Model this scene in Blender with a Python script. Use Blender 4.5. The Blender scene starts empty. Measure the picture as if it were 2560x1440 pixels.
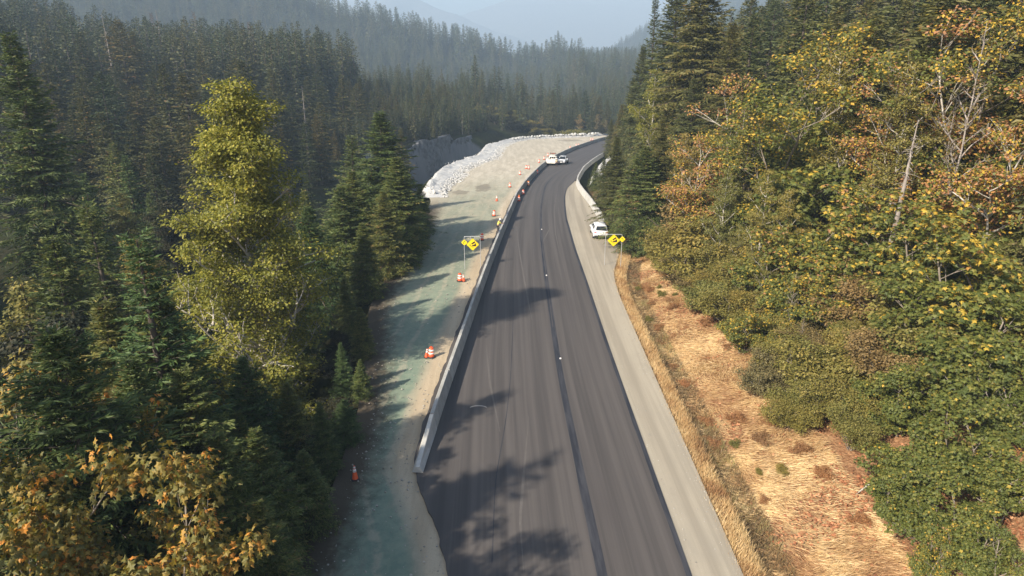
import bpy, bmesh, math, random
import numpy as np
from mathutils import Vector, Matrix

SC = bpy.context.scene
COL = SC.collection
rng = np.random.default_rng(7)
random.seed(7)
PI = math.pi

# ------------------------------------------------------------------ camera
CAM_H = 22.0
FPX = 1707.0
PITCH = math.radians(19.66)
cam_data = bpy.data.cameras.new('camera')
cam_data.sensor_width = 36.0
cam_data.lens = 36.0 * FPX / 2560.0
cam_data.clip_start = 0.5
cam_data.clip_end = 9000.0
cam = bpy.data.objects.new('camera', cam_data)
cam.location = (0, 0, CAM_H)
cam.rotation_euler = (PI / 2 - PITCH, 0, 0)
COL.objects.link(cam)
SC.camera = cam

# ------------------------------------------------------------------ sky, sun, exposure
SUN_EL = math.radians(36.0)
SUN_DIR = Vector((math.cos(SUN_EL) * 0.74, math.cos(SUN_EL) * 0.673, -math.sin(SUN_EL)))
world = bpy.data.worlds.new('World')
SC.world = world
world.use_nodes = True
wn = world.node_tree
for n in list(wn.nodes):
    wn.nodes.remove(n)
sky = wn.nodes.new('ShaderNodeTexSky')
sky.sky_type = 'NISHITA'
sky.sun_disc = False
sky.sun_elevation = SUN_EL
sky.sun_rotation = math.radians(228)
sky.air_density = 1.0
sky.dust_density = 1.5
sky.ozone_density = 1.0
bg = wn.nodes.new('ShaderNodeBackground')
bg.inputs['Strength'].default_value = 0.115
wo = wn.nodes.new('ShaderNodeOutputWorld')
wn.links.new(sky.outputs[0], bg.inputs['Color'])
wn.links.new(bg.outputs[0], wo.inputs['Surface'])

sun_data = bpy.data.lights.new('sun', 'SUN')
sun_data.energy = 5.0
sun_data.angle = math.radians(0.9)
sun_data.color = (1.0, 0.90, 0.76)
sun = bpy.data.objects.new('sun', sun_data)
sun.rotation_euler = SUN_DIR.to_track_quat('-Z', 'Y').to_euler()
sun.location = (-200, -200, 300)
COL.objects.link(sun)

SC.view_settings.view_transform = 'Standard'
SC.view_settings.look = 'None'
SC.view_settings.gamma = 1.0
SC.view_settings.exposure = 0.9
SC.view_settings.use_curve_mapping = False
SC.render.engine = 'CYCLES'
SC.cycles.use_denoising = True
SC.cycles.max_bounces = 6
SC.cycles.diffuse_bounces = 2
SC.cycles.glossy_bounces = 2
SC.cycles.transmission_bounces = 3
SC.cycles.transparent_max_bounces = 4
SC.cycles.volume_bounces = 0

# ------------------------------------------------------------------ helpers
def mk_mesh(name, V, F, mats=(), smooth=False, uv=None, tint=None):
    """V (N,3); F (M,k) int array or list of arrays with constant size each"""
    me = bpy.data.meshes.new(name)
    V = np.asarray(V, dtype=np.float32)
    if not isinstance(F, list):
        F = [F]
    F = [np.asarray(f, dtype=np.int32) for f in F if len(f)]
    nl = sum(f.size for f in F)
    npoly = sum(len(f) for f in F)
    me.vertices.add(len(V))
    me.vertices.foreach_set('co', V.ravel())
    me.loops.add(nl)
    me.loops.foreach_set('vertex_index', np.concatenate([f.ravel() for f in F]))
    tot = np.concatenate([np.full(len(f), f.shape[1], dtype=np.int32) for f in F])
    start = np.concatenate([[0], np.cumsum(tot)[:-1]]).astype(np.int32)
    me.polygons.add(npoly)
    me.polygons.foreach_set('loop_start', start)
    try:
        me.polygons.foreach_set('loop_total', tot)
    except Exception:
        pass
    me.polygons.foreach_set('use_smooth', np.full(npoly, smooth, dtype=bool))
    if uv is not None:
        ul = me.uv_layers.new(name='uv')
        idx = np.concatenate([f.ravel() for f in F])
        ul.data.foreach_set('uv', np.asarray(uv, dtype=np.float32)[idx].ravel())
    if tint is not None:
        a = me.attributes.new('tint', 'FLOAT', 'FACE')
        a.data.foreach_set('value', np.asarray(tint, dtype=np.float32))
    for m in mats:
        me.materials.append(m)
    me.update(calc_edges=True)
    me.validate()
    return me

def add(name, me, parent=None, loc=None, rz=None, scale=None):
    o = bpy.data.objects.new(name, me)
    COL.objects.link(o)
    if parent is not None:
        o.parent = parent
    if loc is not None:
        o.location = loc
    if rz is not None:
        o.rotation_euler = (0, 0, rz)
    if scale is not None:
        o.scale = scale
    return o

def tag(o, label=None, cat=None, group=None, kind=None):
    if label: o['label'] = label
    if cat: o['category'] = cat
    if group: o['group'] = group
    if kind: o['kind'] = kind
    return o

def thing(name, label, cat, loc=(0, 0, 0), rz=0.0, group=None, scale=None):
    o = add(name, None, None, loc, rz, scale)
    o.empty_display_size = 0.2
    return tag(o, label, cat, group)

def bm_mesh(name, bm, mats, smooth=False):
    me = bpy.data.meshes.new(name)
    bm.normal_update()
    bm.to_mesh(me)
    bm.free()
    for p in me.polygons:
        p.use_smooth = smooth
    for m in (mats if isinstance(mats, (list, tuple)) else [mats]):
        me.materials.append(m)
    return me

def bm_box(bm, cx, cy, cz, sx, sy, sz, bevel=0.0, top=(1, 1), shift=(0, 0)):
    """box centred at c with full sizes; top=(kx,ky) tapers the top face"""
    vs = []
    for dz in (-1, 1):
        kx, ky = (1, 1) if dz < 0 else top
        ox, oy = (0, 0) if dz < 0 else shift
        for dx, dy in ((-1, -1), (1, -1), (1, 1), (-1, 1)):
            vs.append(bm.verts.new((cx + dx * sx / 2 * kx + ox, cy + dy * sy / 2 * ky + oy, cz + dz * sz / 2)))
    fs = [(3, 2, 1, 0), (4, 5, 6, 7), (0, 1, 5, 4), (1, 2, 6, 5), (2, 3, 7, 6), (3, 0, 4, 7)]
    ff = [bm.faces.new([vs[i] for i in f]) for f in fs]
    if bevel > 0:
        es = list({e for f in ff for e in f.edges})
        bmesh.ops.bevel(bm, geom=es, offset=bevel, segments=2, affect='EDGES', profile=0.6)
    return vs

def bm_cyl(bm, p0, p1, r0, r1=None, n=12, caps=True):
    r1 = r0 if r1 is None else r1
    p0, p1 = Vector(p0), Vector(p1)
    d = (p1 - p0).normalized()
    a = d.orthogonal().normalized()
    b = d.cross(a)
    R = []
    for p, r in ((p0, r0), (p1, r1)):
        R.append([bm.verts.new(p + (a * math.cos(2 * PI * i / n) + b * math.sin(2 * PI * i / n)) * r) for i in range(n)])
    for i in range(n):
        bm.faces.new((R[0][i], R[0][(i + 1) % n], R[1][(i + 1) % n], R[1][i]))
    if caps:
        bm.faces.new(R[0][::-1])
        bm.faces.new(R[1])

def bm_lathe(bm, prof, n=20, c=(0, 0, 0)):
    rings = []
    for r, z in prof:
        rings.append([bm.verts.new((c[0] + r * math.cos(2 * PI * i / n), c[1] + r * math.sin(2 * PI * i / n), c[2] + z)) for i in range(n)])
    for k in range(len(rings) - 1):
        for i in range(n):
            bm.faces.new((rings[k][i], rings[k][(i + 1) % n], rings[k + 1][(i + 1) % n], rings[k + 1][i]))
    bm.faces.new(rings[0][::-1])
    bm.faces.new(rings[-1])

def bm_poly(bm, pts, depth_vec):
    """extrude a planar polygon by depth_vec into a solid"""
    dv = Vector(depth_vec)
    a = [bm.verts.new(p) for p in pts]
    b = [bm.verts.new(Vector(p) + dv) for p in pts]
    n = len(pts)
    bm.faces.new(a[::-1])
    bm.faces.new(b)
    for i in range(n):
        bm.faces.new((a[i], a[(i + 1) % n], b[(i + 1) % n], b[i]))

def tube_np(pts, rad, n=6):
    """tube along polyline, returns V,F(quads)"""
    pts = np.asarray(pts, float)
    k = len(pts)
    rad = np.broadcast_to(np.asarray(rad, float), (k,))
    t = np.gradient(pts, axis=0)
    t /= np.linalg.norm(t, axis=1, keepdims=True) + 1e-9
    ref = np.where(np.abs(t[:, 2:3]) > 0.9, np.array([[1., 0, 0]]), np.array([[0, 0, 1.]]))
    a = np.cross(t, ref); a /= np.linalg.norm(a, axis=1, keepdims=True) + 1e-9
    b = np.cross(t, a)
    ang = np.arange(n) * 2 * PI / n
    V = pts[:, None, :] + rad[:, None, None] * (a[:, None, :] * np.cos(ang)[None, :, None] + b[:, None, :] * np.sin(ang)[None, :, None])
    V = V.reshape(-1, 3)
    i = np.arange(k - 1)[:, None] * n
    j = np.arange(n)[None, :]
    F = np.stack([i + j, i + (j + 1) % n, i + n + (j + 1) % n, i + n + j], -1).reshape(-1, 4)
    return V, F

def join_vf(parts):
    Vs, Fs, off = [], [], 0
    for V, F in parts:
        Vs.append(V); Fs.append(F + off); off += len(V)
    return np.concatenate(Vs), np.concatenate(Fs)

# value noise (numpy) for terrain and tints
def vnoise(x, y, seed=0):
    x = np.asarray(x, float); y = np.asarray(y, float)
    xi = np.floor(x).astype(np.int64); yi = np.floor(y).astype(np.int64)
    fx = x - xi; fy = y - yi
    fx = fx * fx * (3 - 2 * fx); fy = fy * fy * (3 - 2 * fy)
    def h(a, b):
        n = (a * 374761393 + b * 668265263 + seed * 144269504) & 0xffffffff
        n = ((n ^ (n >> 13)) * 1274126177) & 0xffffffff
        return ((n ^ (n >> 16)) & 0xffff) / 65535.0
    return (h(xi, yi) * (1 - fx) + h(xi + 1, yi) * fx) * (1 - fy) + (h(xi, yi + 1) * (1 - fx) + h(xi + 1, yi + 1) * fx) * fy

def fbm(x, y, seed=0, oct=4):
    s = 0; a = 0.5
    for i in range(oct):
        s = s + a * vnoise(x * 2 ** i, y * 2 ** i, seed + i); a *= 0.5
    return s

def sstep(a, b, x):
    t = np.clip((np.asarray(x, float) - a) / (b - a), 0, 1)
    return t * t * (3 - 2 * t)

# ------------------------------------------------------------------ layout curves (metres, x as a function of y)
def zr(y):
    y = np.asarray(y, float)
    a, b, g = 60., 110., 0.065
    yy = np.minimum(y, 300)
    return np.where(yy < a, 0., np.where(yy < b, -g * (yy - a) ** 2 / (2 * (b - a)), -g * (b - a) / 2 - g * (yy - b)))

GY = np.arange(-60., 361., 1.0)
def curve(pts, win=9):
    p = np.array(pts, float)
    x = np.interp(GY, p[:, 1], p[:, 0])
    if win > 1:
        k = np.hanning(win + 2)[1:-1]; k /= k.sum()
        x = np.convolve(np.pad(x, win // 2, mode='reflect', reflect_type='odd'), k, 'valid')
    return lambda y: np.interp(y, GY, x)

x_bar = curve([(-11, -60), (-6.6, 10), (-4.8, 31.9), (-4.3, 40), (-3.65, 48.6), (-1.95, 70.8), (-.3, 90.9), (1, 108.7), (3, 127.3), (6.2, 149.9), (8.7, 164.8), (12.2, 181.7), (18.6, 206.7), (30.2, 243.4), (44, 280), (70, 340)], 13)
x_asl = curve([(-1.2, -60), (-1.6, 14), (-2.4, 21), (-2.8, 24), (-3.1, 25.3), (-3.5, 26.5), (-3.8, 27.6), (-4.3, 29), (-4.95, 30.7), (-5.5, 32.2), (-5.6, 34), (-5.3, 40), (-4.7, 48.6), (-3.0, 70.8), (-1.3, 90.9), (0, 108.7), (2, 127.3), (5.2, 149.9), (7.7, 164.8), (11.2, 181.7), (17.6, 206.7), (29.2, 243.4), (43, 280), (69, 340)], 3)
x_jnt = curve([(4.1, -60), (4.0, 24), (3.8, 29), (3.68, 33.7), (3.55, 37.7), (3.45, 42), (3.4, 46.4), (3.4, 55.4), (3.4, 64), (3.47, 72.4), (3.6, 81.5), (4.2, 98.3), (5.2, 113.2), (6.3, 126.2), (8.6, 140.2), (13.2, 158), (18, 177), (25, 200), (40, 242), (56, 290), (80, 340)], 11)
x_asr = curve([(7.9, -60), (7.8, 24), (7.6, 34.9), (7.4, 47.9), (7.3, 62), (7.2, 75), (7.45, 92.3), (8.1, 103.5), (8.7, 111.8), (9.9, 122), (11.4, 128), (12.8, 135), (15.5, 151), (19, 166.8), (22.6, 180.6), (30, 205), (41.5, 242), (57, 290), (81, 340)], 9)
x_shr = curve([(10.4, -60), (10.2, 24), (10.1, 40), (10.0, 60), (10.3, 66), (11.2, 70), (12.4, 75), (12.7, 80), (12.5, 88), (12.1, 101), (11.9, 117), (12.1, 125), (13.2, 135), (16, 151), (19.5, 166.8), (23.1, 180.6), (30.5, 205), (42, 242), (57.5, 290), (81.5, 340)], 7)
x_rb = curve([(12.6, 80), (11.95, 86), (11.85, 101), (11.65, 117), (11.75, 126), (12.9, 135), (15.7, 151.5), (19.2, 166.8), (22.8, 180.6), (30.2, 205), (41.7, 242), (57.2, 290)], 9)
x_pad = curve([(-9, -60), (-9.1, 24), (-8.9, 30), (-9.2, 38), (-10.5, 47), (-12.2, 57), (-12.0, 70), (-11.5, 88), (-12.3, 107), (-14.4, 118), (-14.8, 127), (-14.7, 152), (-12.2, 167), (-8.6, 178), (-7.4, 217), (-1, 243), (5, 256), (14, 264), (30, 274), (60, 320)], 5)
x_bank = curve([(-40, -60), (-40, 180), (-34, 195), (-12, 250), (-2, 275), (10, 290), (45, 312), (120, 335), (200, 350)], 9)

def H(x, y):
    x = np.asarray(x, float); y = np.asarray(y, float)
    base = zr(y)
    # valley further on
    base_far = -13 - 44 * sstep(285, 560, y)
    nz = fbm(x / 14, y / 14, 3) - 0.5
    # pad slope to the gorge
    P = np.maximum(x_pad(y) - x, 0)
    zp = base - 0.35 - np.where(P > 0, 0.35 * np.minimum(P, 3) + 0.95 * np.maximum(P - 3, 0), 0)
    # bank beyond the gorge
    inside = np.maximum(x_bank(y) - x, 0)
    Bd = np.maximum(x - x_bank(y), 0) * 0.85
    k = 0.7 + 4.3 * sstep(180, 190, y) * (1 - sstep(232, 246, y))
    zb = -6.5 - 9.5 * sstep(-30, 30, x) + 0.075 * np.minimum(inside, 120)
    hill = 105 * np.tanh(0.27 * np.maximum(-(x + 125 + 0.10 * y), 0) / 105)
    zb = zb + hill
    ridge = -50 + 230 * np.tanh(-0.27 * (x - 88) / 230)
    ridge = np.where(x > 88, -50 - 12 * np.tanh(0.08 * (x - 88) / 12), ridge)
    far = base_far - 6
    prof = sstep(470, 930, y) * (1 - 0.5 * sstep(1020, 1500, y))
    zfar = far * (1 - prof) + ridge * prof
    w = sstep(310, 430, y)
    zb = zb * (1 - w) + np.maximum(zfar, far) * w
    floor_ = base - 15
    z = np.maximum(np.maximum(zp, floor_), zb - k * Bd)
    # right hillside
    d = x - x_shr(y)
    zh = np.where(d > 0, base - 0.35 - 0.55 * np.exp(-((d - 1.9) / 1.0) ** 2) + 0.12 * sstep(2.5, 6, d) + 0.16 * np.clip(d - 4.5, 0, 5) + 0.46 * np.clip(d - 9.5, 0, 90) + 0.3 * np.clip(d - 99.5, 0, 150), -1e3)
    dd = x - (70 + 0.12 * (y - 285))
    zh2 = -25 + 110 * np.tanh(0.42 * np.maximum(dd, 0) / 110)
    wr = sstep(270, 330, y)
    right = np.where(y < 270, zh, np.where(y > 330, np.where(dd > 0, zh2, -1e3), np.where(d > 0, zh * (1 - wr) + np.maximum(zh2, -25) * wr, -1e3)))
    z = np.where((d > 0) & (y < 330), right, np.maximum(z, right))
    incor = (x > x_pad(y)) & (x <= x_shr(y)) & (y < 300)
    z = np.where(incor, base - 0.35, z)
    bump = np.where(incor, 0, 1) * np.clip(np.maximum(P, np.maximum(d - 3, 0)) / 4, 0, 1)
    return z + nz * 1.6 * bump

def Hs(x, y):
    return float(H(np.array([x]), np.array([y]))[0])

CP, SP = math.cos(PITCH), math.sin(PITCH)
def ray_at_y(px, py, y):
    """world x, z of the photo direction at ground distance y"""
    vx = (px - 1280) / FPX; vy = (720 - py) / FPX
    dy = CP + vy * SP; dz = -SP + vy * CP
    t = y / dy
    return vx * t, CAM_H + dz * t

def on_road(px, py, dz=0.0):
    vx = (px - 1280) / FPX; vy = (720 - py) / FPX
    d = (vx, CP + vy * SP, -SP + vy * CP)
    lo, hi = 1., 600.
    for _ in range(60):
        m = (lo + hi) / 2
        if CAM_H + d[2] * m - (float(zr(d[1] * m)) + dz) > 0: lo = m
        else: hi = m
    return d[0] * lo, d[1] * lo, CAM_H + d[2] * lo

# ------------------------------------------------------------------ materials
def new_mat(name):
    m = bpy.data.materials.new(name)
    m.use_nodes = True
    nt = m.node_tree
    b = nt.nodes['Principled BSDF']
    return m, nt, b

def plain(name, col, rough=0.6, metal=0.0, noise=0.12, scale=6.0):
    m, nt, b = new_mat(name)
    N, L = nt.nodes, nt.links
    tc = N.new('ShaderNodeTexCoord'); no = N.new('ShaderNodeTexNoise')
    no.inputs['Scale'].default_value = scale; no.inputs['Detail'].default_value = 4
    L.new(tc.outputs['Object'], no.inputs['Vector'])
    mx = N.new('ShaderNodeMix'); mx.data_type = 'RGBA'
    mx.inputs[6].default_value = tuple(c * (1 - noise) for c in col) + (1,)
    mx.inputs[7].default_value = tuple(min(1, c * (1 + noise)) for c in col) + (1,)
    L.new(no.outputs['Fac'], mx.inputs[0])
    L.new(mx.outputs[2], b.inputs['Base Color'])
    b.inputs['Roughness'].default_value = rough
    b.inputs['Metallic'].default_value = metal
    return m

class NT:
    """tiny node helper"""
    def __init__(s, nt): s.nt = nt; s.N = nt.nodes; s.L = nt.links
    def val(s, x, sock):
        if hasattr(x, 'is_output') or isinstance(x, bpy.types.NodeSocket): s.L.new(x, sock)
        else: sock.default_value = x
    def math(s, op, a, b=0.0, clamp=False):
        n = s.N.new('ShaderNodeMath'); n.operation = op; n.use_clamp = clamp
        s.val(a, n.inputs[0]); s.val(b, n.inputs[1]); return n.outputs[0]
    def mix(s, f, a, b, blend='MIX'):
        n = s.N.new('ShaderNodeMix'); n.data_type = 'RGBA'; n.blend_type = blend
        s.val(f, n.inputs[0])
        for v, i in ((a, 6), (b, 7)):
            if isinstance(v, tuple): n.inputs[i].default_value = v + (1,) if len(v) == 3 else v
            else: s.L.new(v, n.inputs[i])
        return n.outputs[2]
    def noise(s, vec, scale, detail=4, rough=0.55, dist=0.0, col=False):
        n = s.N.new('ShaderNodeTexNoise'); n.inputs['Scale'].default_value = scale
        n.inputs['Detail'].default_value = detail; n.inputs['Roughness'].default_value = rough
        n.inputs['Distortion'].default_value = dist
        s.L.new(vec, n.inputs['Vector']); return n.outputs['Color' if col else 'Fac']
    def ramp(s, f, stops, mode='LINEAR'):
        n = s.N.new('ShaderNodeValToRGB'); cr = n.color_ramp; cr.interpolation = mode
        while len(cr.elements) < len(stops): cr.elements.new(0.5)
        for e, (p, c) in zip(cr.elements, stops):
            e.position = p; e.color = tuple(c) + (1,) if len(c) == 3 else c
        s.val(f, n.inputs[0]); return n.outputs[0]
    def rng(s, f, a, b, c=0.0, d=1.0, smooth=True):
        n = s.N.new('ShaderNodeMapRange'); n.interpolation_type = 'SMOOTHSTEP' if smooth else 'LINEAR'
        s.val(f, n.inputs[0]); s.val(a, n.inputs[1]); s.val(b, n.inputs[2]); s.val(c, n.inputs[3]); s.val(d, n.inputs[4]); return n.outputs[0]
    def coord(s, which='Object'):
        return s.N.new('ShaderNodeTexCoord').outputs[which]
    def scale(s, vec, sx, sy, sz, loc=(0, 0, 0)):
        n = s.N.new('ShaderNodeMapping'); n.inputs['Scale'].default_value = (sx, sy, sz); n.inputs['Location'].default_value = loc
        s.L.new(vec, n.inputs[0]); return n.outputs[0]
    def sep(s, vec):
        n = s.N.new('ShaderNodeSeparateXYZ'); s.L.new(vec, n.inputs[0]); return n.outputs
    def bump(s, h, strength, dist, bsdf):
        n = s.N.new('ShaderNodeBump'); n.inputs['Strength'].default_value = strength; n.inputs['Distance'].default_value = dist
        s.L.new(h, n.inputs['Height']); s.L.new(n.outputs[0], bsdf.inputs['Normal'])

def mat_asphalt():
    m, nt, b = new_mat('asphalt'); h = NT(nt)
    uv = h.coord('UV')
    st = h.noise(h.scale(uv, 1.6, 0.018, 1), 1.0, 5, 0.6)          # long streaks along the lanes
    st2 = h.noise(h.scale(uv, 5.5, 0.05, 1, (3, 7, 0)), 1.0, 3, 0.6)
    blot = h.noise(h.scale(uv, 0.18, 0.05, 1), 1.0, 4, 0.6)
    gr = h.noise(uv, 55.0, 3, 0.7)
    c = h.mix(h.rng(st, 0.36, 0.66), (0.062, 0.055, 0.051), (0.100, 0.088, 0.080))
    c = h.mix(h.math('MULTIPLY', h.rng(st2, 0.52, 0.72), 0.4), c, (0.112, 0.10, 0.087))
    c = h.mix(h.math('MULTIPLY', h.rng(blot, 0.5, 0.75), 0.35), c, (0.062, 0.053, 0.052))
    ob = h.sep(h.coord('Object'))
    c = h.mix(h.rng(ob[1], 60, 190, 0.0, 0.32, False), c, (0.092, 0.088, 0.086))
    c = h.mix(h.rng(gr, 0.3, 0.8, 0.0, 0.5), c, (0.046, 0.042, 0.041))
    h.L.new(c, b.inputs['Base Color'])
    b.inputs['Roughness'].default_value = 0.82
    b.inputs['Specular IOR Level'].default_value = 0.3
    h.bump(gr, 0.25, 0.02, b)
    return m

def mat_seal():
    m, nt, b = new_mat('sealed_joint'); h = NT(nt)
    uv = h.coord('UV')
    n = h.noise(h.scale(uv, 3, 0.25, 1), 1.0, 5, 0.65)
    c = h.mix(h.rng(n, 0.35, 0.7), (0.021, 0.023, 0.03), (0.05, 0.05, 0.056))
    h.L.new(c, b.inputs['Base Color']); b.inputs['Roughness'].default_value = 0.75
    b.inputs['Specular IOR Level'].default_value = 0.25
    return m

def mat_shoulder():
    m, nt, b = new_mat('gravel_shoulder'); h = NT(nt)
    uv = h.coord('UV')
    st = h.noise(h.scale(uv, 1.5, 0.03, 1), 1.0, 4, 0.6)
    bl = h.noise(h.scale(uv, 0.3, 0.12, 1), 1.0, 5, 0.65)
    gr = h.noise(uv, 30, 4, 0.75)
    c = h.mix(h.rng(st, 0.35, 0.65), (0.265, 0.227, 0.168), (0.365, 0.318, 0.238))
    c = h.mix(h.rng(bl, 0.45, 0.75, 0, 0.6), c, (0.25, 0.22, 0.17))
    c = h.mix(h.rng(gr, 0.35, 0.8, 0, 0.4), c, (0.20, 0.18, 0.145))
    h.L.new(c, b.inputs['Base Color']); b.inputs['Roughness'].default_value = 0.92
    h.bump(gr, 0.3, 0.03, b)
    return m

def mat_pad():
    m, nt, b = new_mat('construction_gravel'); h = NT(nt)
    ob = h.coord('Object'); s = h.sep(ob)
    uv = h.coord('UV'); su = h.sep(uv)
    n1 = h.noise(ob, 0.22, 6, 0.62, 0.4)
    n2 = h.noise(ob, 1.6, 5, 0.7)
    st = h.noise(h.scale(ob, 0.9, 0.06, 1), 1.0, 5, 0.65)
    gr = h.noise(ob, 14, 4, 0.75)
    tan = h.mix(h.rng(st, 0.32, 0.7), (0.38, 0.30, 0.20), (0.49, 0.40, 0.28))
    pale = h.mix(h.rng(st, 0.3, 0.7), (0.40, 0.352, 0.27), (0.53, 0.475, 0.375))
    c = h.mix(h.rng(s[1], 70, 150), tan, pale)
    # green hydroseed mulch: along the road side of the pad, strongest on the near strip
    gm = h.math('ADD', n1, h.math('MULTIPLY', n2, 0.25))
    near = h.rng(s[1], 40, 95, 1.0, 0.62)
    far = h.rng(s[1], 95, 160, 1.0, 0.0)
    inner = h.math('MULTIPLY', h.rng(su[0], 0.7, 1.9), h.rng(su[0], 7.5, 14.0, 1.0, 0.25))
    g = h.math('MULTIPLY', h.math('MULTIPLY', near, far), inner)
    g = h.math('MULTIPLY', g, h.rng(gm, 0.38, 0.62, 0.55, 1.0), True)
    green = h.mix(h.rng(n2, 0.3, 0.7), (0.120, 0.190, 0.145), (0.20, 0.255, 0.185))
    c = h.mix(h.math('MULTIPLY', g, 0.92), c, green)
    rut = h.math('SINE', h.math('MULTIPLY', h.math('ADD', su[0], h.math('MULTIPLY', n1, 2.0)), 3.4))
    c = h.mix(h.math('MULTIPLY', h.rng(rut, 0.55, 1.0), h.rng(n2, 0.35, 0.6, 0.1, 0.5)), c, (0.40, 0.345, 0.25))
    c = h.mix(h.rng(h.noise(h.scale(ob, 1.2, 0.35, 1), 1.3, 6, 0.75), 0.54, 0.72, 0, 0.5), c, (0.24, 0.21, 0.16))
    # damp patches on the far pad (own shapes)
    nd = h.noise(ob, 0.9, 4, 0.6)
    def patch(cx, cy, rx, ry, c, k):
        dx = h.math('DIVIDE', h.math('SUBTRACT', s[0], cx), rx)
        dy = h.math('DIVIDE', h.math('SUBTRACT', s[1], cy), ry)
        r = h.math('ADD', h.math('MULTIPLY', dx, dx), h.math('MULTIPLY', dy, dy))
        r = h.math('ADD', r, h.math('MULTIPLY', h.math('SUBTRACT', nd, 0.5), 2.6))
        return h.mix(h.rng(r, 0.5, 1.0, k, 0.0), c, (0.19, 0.165, 0.125))
    c = patch(-5.2, 123, 1.6, 5.5, c, 0.75)
    c = patch(-8.9, 117.5, 1.6, 3.0, c, 0.7)
    c = patch(21, 252, 5.0, 5.0, c, 0.6)
    c = patch(-9.5, 31, 1.2, 9, c, 0.75)
    c = h.mix(h.rng(gr, 0.42, 0.85, 0, 0.45), c, (0.22, 0.20, 0.16))
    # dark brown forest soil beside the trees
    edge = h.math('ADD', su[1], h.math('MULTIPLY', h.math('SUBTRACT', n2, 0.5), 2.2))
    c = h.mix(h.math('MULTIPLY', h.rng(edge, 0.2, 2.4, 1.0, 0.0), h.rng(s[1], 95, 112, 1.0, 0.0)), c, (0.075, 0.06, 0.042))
    h.L.new(c, b.inputs['Base Color']); b.inputs['Roughness'].default_value = 0.95
    b.inputs['Specular IOR Level'].default_value = 0.15
    h.bump(h.math('ADD', gr, h.math('MULTIPLY', n2, 1.5)), 0.5, 0.08, b)
    return m

def mat_terrain():
    m, nt, b = new_mat('forest_ground'); h = NT(nt)
    ob = h.coord('Object'); s = h.sep(ob)
    n1 = h.noise(ob, 0.15, 6, 0.65)
    n2 = h.noise(ob, 1.1, 6, 0.7)
    n3 = h.noise(ob, 6.0, 4, 0.7)
    floor_ = h.mix(h.rng(n2, 0.35, 0.7), (0.022, 0.024, 0.013), (0.055, 0.05, 0.028))
    floor_ = h.mix(h.rng(n1, 0.4, 0.7), floor_, (0.04, 0.05, 0.02))
    # dry grass and leaf litter on the right bank
    straw = h.mix(h.rng(n2, 0.3, 0.72), (0.42, 0.29, 0.14), (0.62, 0.47, 0.25))
    litter = h.mix(h.rng(n3, 0.35, 0.7), (0.20, 0.10, 0.05), (0.42, 0.24, 0.125))
    right = h.mix(h.rng(h.math('ADD', n1, h.math('MULTIPLY', n2, 0.35)), 0.54, 0.68), straw, litter)
    right = h.mix(h.rng(h.math('ADD', s[0], h.math('MULTIPLY', n2, 3.0)), 15.8, 18.5), right, litter)
    mask = h.math('MULTIPLY', h.rng(s[0], 9.0, 10.0), h.rng(s[1], 100, 130, 1, 0))
    right = h.mix(h.rng(h.noise(ob, 0.45, 5, 0.7), 0.5, 0.68, 0, 0.75), right, straw)
    right = h.mix(h.rng(h.noise(ob, 2.3, 5, 0.75), 0.52, 0.7, 0, 0.6), right, (0.13, 0.085, 0.045))
    right = h.mix(h.rng(s[0], 24, 34, 0, 0.8), right, (0.09, 0.06, 0.03))
    c = h.mix(mask, floor_, right)
    # bare rock where steep
    geo = nt.nodes.new('ShaderNodeNewGeometry'); gn = h.sep(geo.outputs['Normal'])
    rock = h.mix(h.noise(h.scale(ob, 0.5, 0.5, 0.08), 1.0, 5), (0.14, 0.14, 0.145), (0.27, 0.265, 0.26))
    c = h.mix(h.math('MULTIPLY', h.rng(gn[2], 0.45, 0.6, 1, 0), h.rng(s[1], 170, 190)), c, rock)
    h.L.new(c, b.inputs['Base Color']); b.inputs['Roughness'].default_value = 1.0
    b.inputs['Specular IOR Level'].default_value = 0.0
    h.bump(h.math('ADD', n2, n3), 0.7, 0.25, b)
    return m

def mat_concrete(name, a, bcol, dirt=0.5):
    m, nt, b = new_mat(name); h = NT(nt)
    ob = h.coord('Object'); s = h.sep(ob)
    n = h.noise(ob, 1.3, 5, 0.65); n2 = h.noise(h.scale(ob, 4, 4, 0.6), 1.0, 4, 0.7)
    c = h.mix(h.rng(n, 0.35, 0.7), a, bcol)
    oi = nt.nodes.new('ShaderNodeObjectInfo')
    c = h.mix(h.math('MULTIPLY', oi.outputs['Random'], 0.45), c, tuple(x * 0.62 for x in a))
    c = h.mix(h.rng(n2, 0.5, 0.8, 0, dirt), c, tuple(x * 0.45 for x in a))
    h.L.new(c, b.inputs['Base Color']); b.inputs['Roughness'].default_value = 0.85
    h.bump(n2, 0.2, 0.02, b)
    return m

def mat_rock(name, a, c2):
    m, nt, b = new_mat(name); h = NT(nt)
    ob = h.coord('Object')
    n = h.noise(ob, 0.8, 5, 0.65); n2 = h.noise(ob, 5, 4, 0.7)
    oi = nt.nodes.new('ShaderNodeObjectInfo')
    geo = nt.nodes.new('ShaderNodeNewGeometry')
    c = h.mix(h.rng(n, 0.3, 0.7), a, c2)
    c = h.mix(h.math('MULTIPLY', geo.outputs['Random Per Island'], 0.35), c, tuple(x * 0.55 for x in a))
    c = h.mix(h.rng(n2, 0.5, 0.8, 0, 0.35), c, tuple(x * 0.5 for x in a))
    h.L.new(c, b.inputs['Base Color']); b.inputs['Roughness'].default_value = 0.9
    h.bump(h.math('ADD', n, n2), 0.5, 0.1, b)
    return m

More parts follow.
